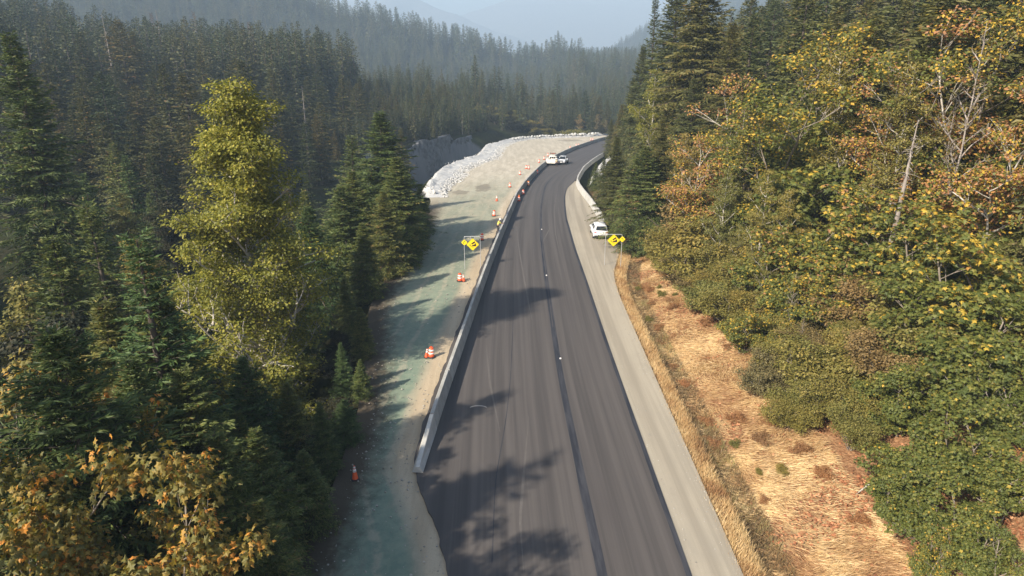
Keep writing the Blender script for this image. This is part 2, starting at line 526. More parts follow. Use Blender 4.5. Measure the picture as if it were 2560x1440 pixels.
def mat_leaf(name, stops, obj_tint=None, transl=0.3, obj_amt=0.6, rough=0.6):
    """stops: ramp over the per-leaf tint; obj_tint: ramp stops over the per-tree random, mixed in"""
    m, nt, b = new_mat(name); h = NT(nt)
    at = nt.nodes.new('ShaderNodeAttribute'); at.attribute_name = 'tint'
    c = h.ramp(at.outputs['Fac'], stops)
    if obj_tint:
        oi = nt.nodes.new('ShaderNodeObjectInfo')
        oc = h.ramp(oi.outputs['Random'], obj_tint)
        c = h.mix(obj_amt, c, h.mix(1.0, c, oc, 'MULTIPLY'))
    out = nt.nodes['Material Output']
    nt.nodes.remove(b)
    df = nt.nodes.new('ShaderNodeBsdfDiffuse'); tr = nt.nodes.new('ShaderNodeBsdfTranslucent'); gl = nt.nodes.new('ShaderNodeBsdfGlossy')
    mx = nt.nodes.new('ShaderNodeMixShader'); mx.inputs[0].default_value = transl
    m2 = nt.nodes.new('ShaderNodeMixShader'); m2.inputs[0].default_value = 0.035
    gl.inputs['Roughness'].default_value = rough
    gl.inputs['Color'].default_value = (0.7, 0.7, 0.7, 1)
    h.L.new(c, df.inputs[0])
    h.L.new(h.mix(1.0, c, (1.0, 1.0, 0.6), 'MULTIPLY'), tr.inputs[0])
    h.L.new(df.outputs[0], mx.inputs[1]); h.L.new(tr.outputs[0], mx.inputs[2])
    h.L.new(mx.outputs[0], m2.inputs[1]); h.L.new(gl.outputs[0], m2.inputs[2])
    h.L.new(m2.outputs[0], out.inputs['Surface'])
    return m

def mat_bark(name, a, c2):
    m, nt, b = new_mat(name); h = NT(nt)
    ob = h.coord('Object')
    n = h.noise(h.scale(ob, 3, 3, 0.7), 2.0, 5, 0.7)
    c = h.mix(h.rng(n, 0.35, 0.7), a, c2)
    h.L.new(c, b.inputs['Base Color']); b.inputs['Roughness'].default_value = 0.95
    h.bump(n, 0.6, 0.05, b)
    return m

M = {}
M['asphalt'] = mat_asphalt(); M['seal'] = mat_seal(); M['shoulder'] = mat_shoulder(); M['pad'] = mat_pad()
M['terrain'] = mat_terrain()
M['concrete'] = mat_concrete('weathered_concrete', (0.33, 0.32, 0.285), (0.47, 0.455, 0.41), 0.55)
M['concrete_new'] = mat_concrete('new_concrete', (0.46, 0.445, 0.40), (0.57, 0.555, 0.51), 0.3)
M['rock_white'] = mat_rock('white_blast_rock', (0.47, 0.46, 0.43), (0.64, 0.625, 0.585))
M['rock_grey'] = mat_rock('grey_cliff_rock', (0.10, 0.105, 0.11), (0.24, 0.24, 0.24))
M['orange'] = plain('traffic_orange', (0.72, 0.105, 0.03), 0.45)
M['orange_lit'] = plain('bright_orange', (0.85, 0.24, 0.03), 0.4)
M['white_band'] = plain('white_sheeting', (0.80, 0.78, 0.74), 0.4)
M['rubber'] = plain('black_rubber', (0.022, 0.022, 0.024), 0.7)
M['steel'] = plain('galvanised_steel', (0.50, 0.50, 0.49), 0.4, 0.35)
M['sign_yellow'] = plain('sign_yellow', (0.86, 0.66, 0.012), 0.45, 0, 0.03)
M['sign_black'] = plain('sign_brown_black', (0.045, 0.022, 0.012), 0.6, 0, 0.05)
M['sign_back'] = plain('sign_aluminium', (0.42, 0.42, 0.42), 0.45, 0.5)
M['car_white'] = plain('white_paint', (0.78, 0.785, 0.78), 0.25, 0, 0.03)
M['car_cream'] = plain('cream_paint', (0.74, 0.70, 0.60), 0.35, 0, 0.04)
M['glass'] = plain('dark_glass', (0.02, 0.023, 0.026), 0.08, 0, 0.1)
M['plastic'] = plain('black_plastic', (0.03, 0.03, 0.032), 0.5)
M['red_lamp'] = plain('red_lens', (0.42, 0.012, 0.03), 0.25)
M['clear_lamp'] = plain('headlamp_lens', (0.40, 0.41, 0.42), 0.15)
M['chrome'] = plain('chrome', (0.55, 0.55, 0.56), 0.2, 0.8)
M['skin'] = plain('skin', (0.45, 0.26, 0.18), 0.55)
M['vest_yellow'] = plain('vest_yellow', (0.78, 0.72, 0.12), 0.7)
M['vest_tan'] = plain('pale_yellow_shirt', (0.72, 0.62, 0.36), 0.8)
M['denim'] = plain('dark_denim', (0.035, 0.035, 0.045), 0.9)
M['hat'] = plain('white_hard_hat', (0.82, 0.82, 0.78), 0.35)
M['boot'] = plain('brown_leather', (0.06, 0.04, 0.03), 0.7)
M['bark_fir'] = mat_bark('fir_bark', (0.06, 0.045, 0.034), (0.13, 0.105, 0.085))
M['bark_pale'] = mat_bark('pale_bark', (0.33, 0.295, 0.25), (0.56, 0.52, 0.45))
M['bark_maple'] = mat_bark('maple_bark', (0.16, 0.13, 0.10), (0.30, 0.26, 0.21))
M['bark_dead'] = mat_bark('dead_wood', (0.20, 0.165, 0.14), (0.36, 0.32, 0.28))
OT = [(0.0, (0.6, 0.85, 0.9)), (0.25, (1.0, 1.0, 0.85)), (0.5, (1.5, 1.25, 0.95)), (0.7, (0.8, 0.9, 0.8)), (0.85, (1.75, 1.25, 0.95)), (1.0, (0.75, 1.0, 1.05))]
M['needles'] = mat_leaf('fir_needles', [(0, (0.012, 0.018, 0.008)), (0.45, (0.043, 0.053, 0.018)), (0.85, (0.112, 0.112, 0.038)), (1, (0.14, 0.085, 0.045))], OT, 0.18, 0.9)
M['needles_sun'] = mat_leaf('sunlit_toned_fir_needles', [(0, (0.018, 0.032, 0.011)), (0.4, (0.060, 0.092, 0.026)), (0.85, (0.155, 0.190, 0.052)), (1, (0.20, 0.14, 0.06))], OT, 0.22, 0.7)  # fir needles brightened to imitate sunlight, lit and shadowed tones in the ramp
M['needles_far'] = mat_leaf('far_fir_needles', [(0, (0.014, 0.022, 0.011)), (0.5, (0.050, 0.064, 0.026)), (1, (0.120, 0.126, 0.048))], OT, 0.12, 0.9)
M['needles_right'] = mat_leaf('olive_fir_needles', [(0, (0.034, 0.040, 0.012)), (0.45, (0.082, 0.092, 0.026)), (0.85, (0.135, 0.135, 0.042)), (1, (0.18, 0.12, 0.055))], OT, 0.22, 0.7)
M['needles_dead'] = mat_leaf('dead_needles', [(0, (0.10, 0.055, 0.035)), (1, (0.22, 0.13, 0.085))], None, 0.1)
M['poplar'] = mat_leaf('cottonwood_leaves', [(0, (0.10, 0.118, 0.016)), (0.6, (0.25, 0.245, 0.030)), (0.9, (0.44, 0.38, 0.055)), (0.97, (0.55, 0.38, 0.03)), (1, (0.6, 0.42, 0.03))], None, 0.42)
def mapleramp(g, y, o):
    """share of green, yellow, orange-brown"""
    return [(0, (0.055, 0.080, 0.016)), (g * 0.7, (0.145, 0.165, 0.030)), (g, (0.27, 0.235, 0.040)), (min(.98, g + 0.04), (0.58, 0.40, 0.045)), (min(.985, g + y), (0.62, 0.38, 0.05)), (min(.99, g + y + 0.04), (0.46, 0.22, 0.085)), (1, (0.35, 0.195, 0.10))]
M['maple_green'] = mat_leaf('green_maple_leaves', mapleramp(0.86, 0.08, 0.05), None, 0.4)
M['maple_mixed'] = mat_leaf('turning_maple_leaves', mapleramp(0.70, 0.12, 0.17), None, 0.4)
M['maple_yellow'] = mat_leaf('yellow_maple_leaves', mapleramp(0.68, 0.22, 0.09), None, 0.42)
M['maple_brown'] = mat_leaf('russet_maple_leaves', mapleramp(0.40, 0.10, 0.5), None, 0.38)
M['maple_left'] = mat_leaf('olive_maple_leaves', [(0, (0.07, 0.08, 0.016)), (0.5, (0.19, 0.165, 0.032)), (0.72, (0.36, 0.24, 0.04)), (0.82, (0.66, 0.30, 0.05)), (1, (0.72, 0.26, 0.045))], None, 0.4)
M['shrub'] = mat_leaf('olive_shrub_leaves', [(0, (0.075, 0.078, 0.017)), (0.55, (0.205, 0.188, 0.042)), (0.9, (0.34, 0.27, 0.075)), (1, (0.52, 0.36, 0.08))], OT, 0.35, 0.4)
M['shrub_shade_tone'] = mat_leaf('shade_toned_shrub_leaves', [(0, (0.010, 0.013, 0.006)), (0.6, (0.024, 0.028, 0.011)), (1, (0.07, 0.055, 0.02))], OT, 0.2, 0.3)  # leaf colour darkened to stand in for deep shade
M['shrub_brown'] = mat_leaf('tan_shrub_leaves', [(0, (0.085, 0.07, 0.03)), (0.5, (0.20, 0.155, 0.06)), (1, (0.32, 0.22, 0.09))], OT, 0.35, 0.4)
M['grass'] = mat_leaf('dry_grass', [(0, (0.40, 0.22, 0.10)), (0.35, (0.64, 0.43, 0.21)), (1, (0.86, 0.66, 0.37))], None, 0.35)
M['weeds'] = mat_leaf('brown_weeds', [(0, (0.10, 0.07, 0.035)), (0.6, (0.24, 0.17, 0.08)), (1, (0.30, 0.27, 0.10))], None, 0.25)
M['litter'] = mat_leaf('fallen_maple_leaves', [(0, (0.20, 0.075, 0.035)), (0.6, (0.42, 0.17, 0.075)), (1, (0.58, 0.30, 0.15))], None, 0.15)

# ================================================================== THE SETTING
def grid_mesh(name, xs, ys, zf, mats, smooth=True):
    X, Y = np.meshgrid(xs, ys)
    Z = zf(X, Y)
    V = np.stack([X, Y, Z], -1).reshape(-1, 3)
    nx, ny = len(xs), len(ys)
    i = np.arange(ny - 1)[:, None] * nx; j = np.arange(nx - 1)[None, :]
    F = np.stack([i + j, i + j + 1, i + nx + j + 1, i + nx + j], -1).reshape(-1, 4)
    return mk_mesh(name, V, F, mats, smooth)

def grow(a, b, first, ratio):
    out = [a]; st = first
    while abs(out[-1] - a) < abs(b - a):
        out.append(out[-1] + (st if b > a else -st)); st *= ratio
    out[-1] = b
    return np.array(out)

xs = np.concatenate([grow(-72, -4000, 2.0, 1.08)[::-1], np.arange(-70.5, 80, 1.5), grow(81, 4000, 2.0, 1.08)])
ys = np.concatenate([grow(-41, -90, 2, 1.15)[::-1], np.arange(-39, 332, 1.5), grow(334, 7400, 2.5, 1.055)])
tag(add('ground', grid_mesh('ground', xs, ys, H, [M['terrain']])), kind='structure')

# far mountains
def ridge_patch(name, cx_pts, yc, half, slope, x0, x1, step, seed, amp, mat='mountain'):
    p = np.array(cx_pts, float)
    def zf(X, Y):
        crest = np.interp(X, p[:, 0], p[:, 1])
        n = fbm(X / 120, Y / 120, seed, 5) - 0.5
        n2 = fbm(X / 18, Y / 18, seed + 9, 3) - 0.5
        return np.maximum(crest - slope * np.abs(Y - yc) + n * amp + n2 * amp * 0.22, -75)
    me = grid_mesh(name, np.arange(x0, x1, step), np.linspace(yc - half, yc + half, 40), zf, [M[mat]])
    tag(add(name, me), kind='structure')
    return zf

def mat_mountain(name='forested_mountain', a=(0.02, 0.03, 0.018), c2=(0.055, 0.07, 0.04)):
    m, nt, b = new_mat(name); h = NT(nt)
    n = h.noise(h.coord('Object'), 0.06, 6, 0.7)
    h.L.new(h.mix(h.rng(n, 0.35, 0.65), a, c2), b.inputs['Base Color'])
    b.inputs['Roughness'].default_value = 1.0; b.inputs['Specular IOR Level'].default_value = 0.0
    return m
M['mountain'] = mat_mountain()
M['mountain_hazed'] = mat_mountain('haze_paled_mountain', (0.15, 0.15, 0.14), (0.27, 0.26, 0.245))  # far mountains paled in colour to imitate thicker haze over them
MR = ridge_patch('mountain_slope', [(60, -90), (205, -52), (300, 6), (369, 50), (431, 88), (512, 138), (625, 196), (875, 246), (1500, 260)], 2000, 620, 0.45, 50, 1500, 10, 21, 26)
ridge_patch('mountain_ridge', [(-3000, 430), (-1500, 430), (-800, 400), (-630, 306), (-550, 275), (-340, 210), (-120, 120), (80, 50), (400, -60), (840, -120)], 5000, 1000, 0.42, -3000, 900, 26, 33, 40, 'mountain_hazed')
ridge_patch('mountain_range', [(-1230, 170), (-680, 205), (-420, 254), (-225, 311), (-84, 355), (45, 385), (400, 395), (3400, 395)], 6000, 1250, 0.40, -1500, 3400, 30, 45, 20, 'mountain_hazed')

# haze: one even body of smoke round everything
hz = bpy.data.materials.new('smoke_haze'); hz.use_nodes = True
hn = hz.node_tree
for n in list(hn.nodes): hn.nodes.remove(n)
hv = hn.nodes.new('ShaderNodeVolumePrincipled')
hv.inputs['Color'].default_value = (0.62, 0.81, 1.0, 1)
hv.inputs['Density'].default_value = 0.00040
hv.inputs['Anisotropy'].default_value = 0.0
ho = hn.nodes.new('ShaderNodeOutputMaterial')
hn.links.new(hv.outputs[0], ho.inputs['Volume'])
bm = bmesh.new()
bm_box(bm, 0, 3650, 195, 9200, 7700, 550)
tag(add('haze', bm_mesh('haze', bm, hz)), kind='stuff')

# road, shoulder, pad: sheets laid over one another
def strip(name, fa, fb, y0, y1, dz, n, mat, step=1.0, skirt=0.0, uvf=None, jit=None):
    ys = np.arange(y0, y1 + step * 0.5, step)
    A = fa(ys); B = fb(ys)
    if jit is not None:
        A = A + jit * (fbm(ys * 0.9, ys * 0 + 3, 5) - 0.5) * 2
    t = np.linspace(0, 1, n)
    X = A[:, None] * (1 - t) + B[:, None] * t
    Y = np.repeat(ys[:, None], n, 1)
    Z = zr(Y) + dz
    if callable(uvf):
        UV = uvf(X, Y)
    else:
        UV = np.stack([X - x_jnt(Y), Y], -1)
    if skirt:
        X = np.concatenate([X[:, :1], X, X[:, -1:]], 1); Y = np.concatenate([Y[:, :1], Y, Y[:, -1:]], 1)
        Z = np.concatenate([Z[:, :1] - skirt, Z, Z[:, -1:] - skirt], 1)
        UV = np.concatenate([UV[:, :1], UV, UV[:, -1:]], 1)
        n += 2
    V = np.stack([X, Y, Z], -1).reshape(-1, 3)
    i = np.arange(len(ys) - 1)[:, None] * n; j = np.arange(n - 1)[None, :]
    F = np.stack([i + j, i + j + 1, i + n + j + 1, i + n + j], -1).reshape(-1, 4)
    o = add(name, mk_mesh(name, V, F, [mat], False, UV.reshape(-1, 2)))
    return tag(o, kind='structure')

def uv_pad(X, Y):
    return np.stack([x_asl(Y) - X, X - x_pad(Y)], -1)

def strip_bumpy(*a, **k):
    o = strip(*a, **k)
    me = o.data
    co = np.empty(len(me.vertices) * 3, np.float32); me.vertices.foreach_get('co', co); co = co.reshape(-1, 3)
    d = np.clip((x_asl(co[:, 1]) - co[:, 0] - 0.6) / 2.0, 0, 1) * np.clip((co[:, 0] - x_pad(co[:, 1])) / 2, 0, 1)
    co[:, 2] += (fbm(co[:, 0] / 2.2, co[:, 1] / 2.2, 11) - 0.5) * 0.30 * d
    me.vertices.foreach_set('co', co.ravel()); me.update()
    return o
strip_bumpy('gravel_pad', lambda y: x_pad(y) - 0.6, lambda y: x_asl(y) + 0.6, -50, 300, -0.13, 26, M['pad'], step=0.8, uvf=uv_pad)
strip('gravel_shoulder', lambda y: x_asr(y) - 0.4, x_shr, -50, 132, -0.035, 8, M['shoulder'], jit=None, skirt=0.3)
strip('road', x_asl, x_asr, -50, 305, 0.0, 14, M['asphalt'], step=0.5, skirt=0.13, jit=0.16)
hw = lambda y: np.interp(y, [0, 24, 60, 90, 130, 152], [.23, .23, .19, .14, .10, .03])
strip('road_joint', lambda y: x_jnt(y) - hw(y), lambda y: x_jnt(y) + hw(y), -50, 152, 0.004, 3, M['seal'], jit=0.02)
strip('road_joint', lambda y: x_jnt(y) - 0.02 + 0.05 * np.sin(y / 9), lambda y: x_jnt(y) + 0.03 + 0.05 * np.sin(y / 9), 52, 118, 0.008, 2, M['asphalt'])
ew = lambda y: np.interp(y, [0, 24, 60, 100, 124], [.13, .13, .13, .12, .03])
strip('road_edge_seal', lambda y: x_asr(y) - ew(y), lambda y: x_asr(y) + ew(y) * 0.9, -50, 124, 0.004, 3, M['seal'], jit=0.03)
xck = curve([(-0.9, -60), (-.9, 24.6), (-.9, 31), (-.4, 36.7), (-.1, 42.6), (.1, 53.5), (0.12, 60)], 5)
strip('road_crack', lambda y: xck(y) - 0.022, lambda y: xck(y) + 0.022, 24.8, 60, 0.004, 2, M['seal'])

# chalk arc brushed on the fresh asphalt
bm = bmesh.new()
ax, ay, _ = on_road(1196, 1018)
for k in range(12):
    a0 = PI * (0.95 - k * 0.075)
    for q in (0, 1): pass
pts = []
for k in range(14):
    a0 = PI * (0.93 - k * 0.065)
    r = 0.55
    w = 0.10 * math.sin(PI * (k + 0.7) / 14.5)
    pts.append(((ax + math.cos(a0) * (r + w), ay - 0.15 + math.sin(a0) * (r + w) * 0.62), (ax + math.cos(a0) * (r - w), ay - 0.15 + math.sin(a0) * (r - w) * 0.62)))
vs = [[bm.verts.new((p[0], p[1], 0.004)) for p in q] for q in pts]
for k in range(13):
    bm.faces.new((vs[k][0], vs[k][1], vs[k + 1][1], vs[k + 1][0]))
M['chalk'] = plain('pale_dust', (0.30, 0.27, 0.235), 0.95, 0, 0.35, 12)
tag(add('dust_mark', bm_mesh('dust_mark', bm, M['chalk'])), kind='structure')

# ---------------------------------------------------------------- concrete barriers
SEC = 6.0
def barrier_profile():
    return [(-.30, 0), (-.30, .08), (-.125, .95), (-.10, .985), (.10, .985), (.125, .95), (.30, .08), (.30, 0)]
def section_mesh(mat, L=SEC - 0.11, h0=1.0, h1=1.0, w0=1.0):
    bm = bmesh.new()
    rings = []
    for t in (0, 1):
        hh = h0 if t == 0 else h1; ww = w0 if t == 0 else 1.0
        rings.append([bm.verts.new((x * ww, (t - 0.5) * L, z * hh)) for x, z in barrier_profile()])
    n = len(rings[0])
    for i in range(n - 1):
        bm.faces.new((rings[0][i], rings[0][i + 1], rings[1][i + 1], rings[1][i]))
    bm.faces.new(rings[0][::-1]); bm.faces.new(rings[1])
    bmesh.ops.recalc_face_normals(bm, faces=bm.faces)
    return bm_mesh('barrier_section', bm, mat)
def run_sections(root, fx, y0, y1, me, dz=0.0):
    y = y0; k = 0
    org = Vector(root.location)
    while y < y1:
        # step so that the arc length is SEC
        dxdy = (float(fx(y + 3)) - float(fx(y))) / 3
        y2 = y + SEC / math.sqrt(1 + dxdy ** 2)
        p0 = Vector((float(fx(y)), y, float(zr(y)) + dz)); p1 = Vector((float(fx(y2)), y2, float(zr(y2)) + dz))
        d = p1 - p0
        o = add('barrier_section', me, root)
        o.location = (p0 + p1) / 2 - org + Vector((random.uniform(-.022, .022), 0, random.uniform(-.012, .012)))
        o.rotation_euler = (math.atan2(d.z, math.hypot(d.x, d.y)), 0, math.atan2(-d.x, d.y))
        y = y2; k += 1
bar_l = thing('concrete_barrier', 'long weathered concrete barrier curving along the left edge of the road', 'barrier', (float(x_bar(36)) - .3, 36, 0), 0)
fx_l = lambda y: x_bar(y) - 0.31
run_sections(bar_l, fx_l, 36.3, 284, section_mesh(M['concrete']))
e = add('end_section', section_mesh(M['concrete_new'], 4.55, 0.36, 1.0, 1.0), bar_l)
d = Vector((float(fx_l(36.2)) - float(fx_l(31.7)), 4.5, 0))
e.location = Vector(((float(fx_l(36.2)) + float(fx_l(31.7))) / 2, 33.95, 0.0)) - Vector(bar_l.location)
e.rotation_euler = (0, 0, math.atan2(-d.x, d.y))
e['label'] = 'pale tapered end piece of the barrier'
bar_r = thing('concrete_barrier', 'pale new concrete barrier bending round the pullout on the right', 'barrier', (float(x_rb(85)) + .31, 85, float(zr(85))), 0)
run_sections(bar_r, lambda y: x_rb(y) + 0.31, 85, 280, section_mesh(M['concrete_new']), -0.03)

# ---------------------------------------------------------------- white rock berm, boulders, cliff
def berm():
    ys = np.arange(111, 300, 0.7)
    xp = x_pad(ys)
    tx = np.gradient(xp, ys); nrm = np.stack([np.ones_like(tx), -tx], -1); nrm /= np.linalg.norm(nrm, axis=1, keepdims=True)
    hgt = 1.3 * sstep(111, 120, ys)
    wid = np.interp(ys, [111, 125, 140, 165, 215, 245, 300], [2.2, 3.6, 5.0, 4.8, 5.0, 2.4, 1.8])
    cross = [(1.0, -0.2), (0.75, 0.28), (0.5, 0.52), (0.25, 0.78), (0.08, 0.95), (0, 1.0), (-0.12, 0.9), (-.5, -0.9), (-1.0, -3.0), (-1.7, -6.5)]
    rows = []
    for c, hz_ in cross:
        off = c * wid if c >= 0 else c * 4.2
        X = xp + nrm[:, 0] * off; Y = ys + nrm[:, 1] * off
        Z = zr(ys) - 0.13 + hz_ * hgt + (-0.1 if c == 1.0 else 0)
        n = (fbm(X / 1.3, Y / 1.3, 17, 4) - 0.5) * (0.5 if c < 0.95 else 0.05) + (fbm(X / 6, Y / 6, 19, 2) - 0.5) * (1.3 if c < 0.3 else 0.2)
        rows.append(np.stack([X, Y, Z + n * (hgt / 1.3)], -1))
    V = np.stack(rows, 1)
    n = len(cross)
    i = np.arange(len(ys) - 1)[:, None] * n; j = np.arange(n - 1)[None, :]
    F = np.stack([i + j, i + n + j, i + n + j + 1, i + j + 1], -1).reshape(-1, 4)
    return V.reshape(-1, 3), F, ys, xp, nrm, wid, hgt
BV, BF, b_ys, b_xp, b_n, b_w, b_h = berm()
tag(add('rock_berm', mk_mesh('rock_berm', BV, BF, [M['rock_white']])), kind='structure')

def rock_vf(seed, flat=0.7):
    r = np.random.default_rng(seed)
    bm = bmesh.new()
    bmesh.ops.create_icosphere(bm, subdivisions=1, radius=1.0)
    V = np.array([v.co[:] for v in bm.verts]); F = np.array([[v.index for v in f.verts] for f in bm.faces])
    bm.free()
    for _ in range(7):    # slice with random planes to make facets
        n = r.normal(size=3); n /= np.linalg.norm(n)
        dcut = r.uniform(0.45, 0.8)
        s = V @ n
        V = V - np.where(s > dcut, s - dcut, 0)[:, None] * n
    V = V * np.array([1, r.uniform(.7, 1), flat * r.uniform(.75, 1.15)])
    return V, F
ROCKS = [rock_vf(100 + i) for i in range(8)]
def rock_scatter(name, P, S, mat, seed):
    r = np.random.default_rng(seed)
    Vs, Fs, off = [], [], 0
    for p, s in zip(P, S):
        V, F = ROCKS[r.integers(8)]
        a = r.uniform(0, 2 * PI); c, sn = math.cos(a), math.sin(a)
        R = np.array([[c, -sn, 0], [sn, c, 0], [0, 0, 1]])
        Vs.append((V * s) @ R.T + p); Fs.append(F + off); off += len(V)
    return mk_mesh(name, np.concatenate(Vs), np.concatenate(Fs), [mat])
r0 = np.random.default_rng(3)
idx = r0.integers(0, 225, 2300)
cc = np.clip(r0.normal(0.88, 0.13, 2300), 0.3, 1.15)
cc[1900:] = r0.uniform(-0.1, 1.05, 400)
off = np.where(cc > 0, cc * b_w[idx], cc * 4)
P = np.stack([b_xp[idx] + b_n[idx, 0] * off, b_ys[idx] + b_n[idx, 1] * off + r0.uniform(-.4, .4, 2300), zr(b_ys[idx]) - 0.13 + np.clip(1.05 - cc, 0, 1) * b_h[idx]], -1)
tag(add('riprap', rock_scatter('riprap', P, r0.uniform(0.10, 0.30, 2300) * np.where(cc > 0.6, 1.0, 0.7), M['rock_white'], 5)), 'white broken rock along the toe of the berm', 'rocks', kind='stuff')

# larger blocks one can pick out along the far rim of the pad
bl_meshes = [mk_mesh('boulder', ROCKS[i][0], ROCKS[i][1], [M['rock_white']]) for i in range(8)]
px_list = [1283, 1290, 1297, 1306, 1313, 1321, 1330, 1337, 1343, 1351, 1357, 1366, 1373, 1381, 1387, 1392, 1397, 1402, 1408, 1415, 1424, 1431, 1438, 1444, 1451, 1457, 1463, 1472, 1480, 1488]
for k, px in enumerate(px_list):
    py = np.interp(px, [1283, 1330, 1410, 1490], [347, 342, 339.5, 339])
    vx = (px - 1280) / FPX
    # walk out along the ray until it reaches the rim
    for y in np.arange(200, 330, 0.5):
        x = vx * (y * CP + (CAM_H - float(zr(y))) * SP)
        if x < float(x_pad(y)) + 0.6: break
    s = random.uniform(0.55, 0.95) * (1.2 if px > 1430 else 1.0)
    o = add('boulder', bl_meshes[k % 8], None, (x, y - 0.6, float(zr(y)) + 0.75 + 0.25 * s), random.uniform(0, 6), (s * 1.15, s, s))
    tag(o, 'pale rock block in the row along the far rim of the pad', 'boulder', 'blocks lining the far rim of the pad')
for k in range(14):
    y = 113 + k * 1.1; x = float(x_pad(y)) + random.uniform(0.2, 2.6)
    s = random.uniform(0.35, 0.6)
    o = add('boulder', bl_meshes[(k * 3) % 8], None, (x, y, float(zr(y)) - .13 + s * .35 + 0.2), random.uniform(0, 6), (s, s, s))
    tag(o, 'white boulder in the heap at the near end of the rock berm', 'boulder', 'boulders heaped at the near end of the berm')

def cliff():
    ys = np.arange(182, 244, 0.45)
    xb = x_bank(ys)
    r = np.random.default_rng(9)
    col = np.repeat(r.uniform(-0.6, 0.6, len(ys) // 3 + 1), 3)[:len(ys)] + r.uniform(-.25, .25, len(ys)) + (fbm(ys / 9, ys * 0, 2) - .5) * 3
    top = H(xb - 1.5, ys) + 0.2
    top = top + (vnoise(ys / 4, ys * 0, 8) - .5) * 2.2
    bot = zr(ys) - 16
    rows = []
    nk = 14
    for k in range(nk):
        t = k / (nk - 1)
        z = top * (1 - t) + bot * t
        o = 0.3 + 1.9 * t + col * min(1, 0.2 + t * 2) + (fbm(ys / 1.5, z / 3, 31, 3) - .5) * 1.4
        rows.append(np.stack([xb + o, ys - o * 0.5, z], -1))
    rows.insert(0, np.stack([xb - 3, ys, top - 0.6], -1)); nk += 1
    V = np.stack(rows, 1).reshape(-1, 3)
    i = np.arange(len(ys) - 1)[:, None] * nk; j = np.arange(nk - 1)[None, :]
    return V, np.stack([i + j, i + j + 1, i + nk + j + 1, i + nk + j], -1).reshape(-1, 4)
cv, cf = cliff()
tag(add('rock_cliff', mk_mesh('rock_cliff', cv, cf, [M['rock_grey']])), kind='structure')

# grey rock cut and pale ledge between the right barrier and the trees
def rock_cut():
    ys = np.arange(128, 200, 0.8)
    x0 = x_rb(ys) + 2.6
    rows = []
    for k, (o, z) in enumerate([(0, -0.5), (0.3, 0.3), (0.9, 1.0), (1.6, 1.5), (2.6, 1.5)]):
        n = (fbm(ys / 1.6, np.full_like(ys, k * 3.1), 41) - .5) * 1.6
        rows.append(np.stack([x0 + o + n * .6, ys, zr(ys) - 0.35 + z * (0.6 + fbm(ys / 7, ys * 0, 4)) + n * .5], -1))
    V = np.stack(rows, 1).reshape(-1, 3)
    i = np.arange(len(ys) - 1)[:, None] * 5; j = np.arange(4)[None, :]
    return V, np.stack([i + j, i + j + 1, i + 5 + j + 1, i + 5 + j], -1).reshape(-1, 4)
rv, rf = rock_cut()
tag(add('rock_cut', mk_mesh('rock_cut', rv, rf, [M['rock_white']])), kind='structure')

# loose stones strewn over the gravel pad
r1 = np.random.default_rng(12)
yy = 18 + 95 * r1.uniform(size=1500) ** 1.4
uu = r1.uniform(0.02, 0.98, 1500)
xx = x_pad(yy) + (x_asl(yy) - x_pad(yy)) * uu
M['stone'] = mat_rock('pad_stones', (0.26, 0.24, 0.20), (0.46, 0.43, 0.37))
tag(add('loose_stones', rock_scatter('loose_stones', np.stack([xx, yy, zr(yy) - .10], -1), 0.03 + 0.07 * r1.uniform(size=1500) ** 3, M['stone'], 8)), 'small loose stones strewn over the gravel pad', 'stones', kind='stuff')

yy = 16 + 110 * r1.uniform(size=1600) ** 1.5
side = r1.uniform(size=1600) < 0.6
xx = np.where(side, x_shr(yy) - np.abs(r1.normal(0, .35, 1600)), x_asr(yy) + .25 + np.abs(r1.normal(0, .3, 1600)))
tag(add('shoulder_gravel', rock_scatter('shoulder_gravel', np.stack([xx, yy, zr(yy) - .03], -1), 0.02 + 0.045 * r1.uniform(size=1600) ** 3, M['stone'], 18)), 'loose gravel along the edges of the pale shoulder', 'stones', kind='stuff')
# faint dusty wheel tracks crossing the lanes
M['dust'] = plain('dusty_track', (0.098, 0.087, 0.079), 0.95, 0, 0.3, 3)
for pts_ in [[(1357, 605), (1368, 583), (1381, 560)], [(1290, 560), (1300, 640), (1318, 740), (1330, 800)], [(1215, 860), (1225, 960), (1250, 1080)], [(1310, 1440), (1300, 1300), (1310, 1180), (1322, 1040)], [(1395, 470), (1385, 520), (1388, 580), (1400, 640)]]:
    w_ = np.array([on_road(*q)[:2] for q in pts_])
    t_ = np.linspace(0, 1, 14); k_ = np.linspace(0, 1, len(w_))
    X_ = np.interp(t_, k_, w_[:, 0]); Y_ = np.interp(t_, k_, w_[:, 1])
    hw_ = 0.075 * np.sin(PI * np.clip(t_, .05, .95))
    V_ = np.concatenate([np.stack([X_ - hw_, Y_, zr(Y_) + .0035], -1), np.stack([X_ + hw_, Y_, zr(Y_) + .0035], -1)])
    n_ = len(t_)
    F_ = np.array([[i, i + n_, i + n_ + 1, i + 1] for i in range(n_ - 1)])
    tag(add('wheel_track', mk_mesh('wheel_track', V_, F_, [M['dust']])), kind='structure')

# ================================================================== TREES
def norm(v):
    return v / (np.linalg.norm(v, axis=-1, keepdims=True) + 1e-9)

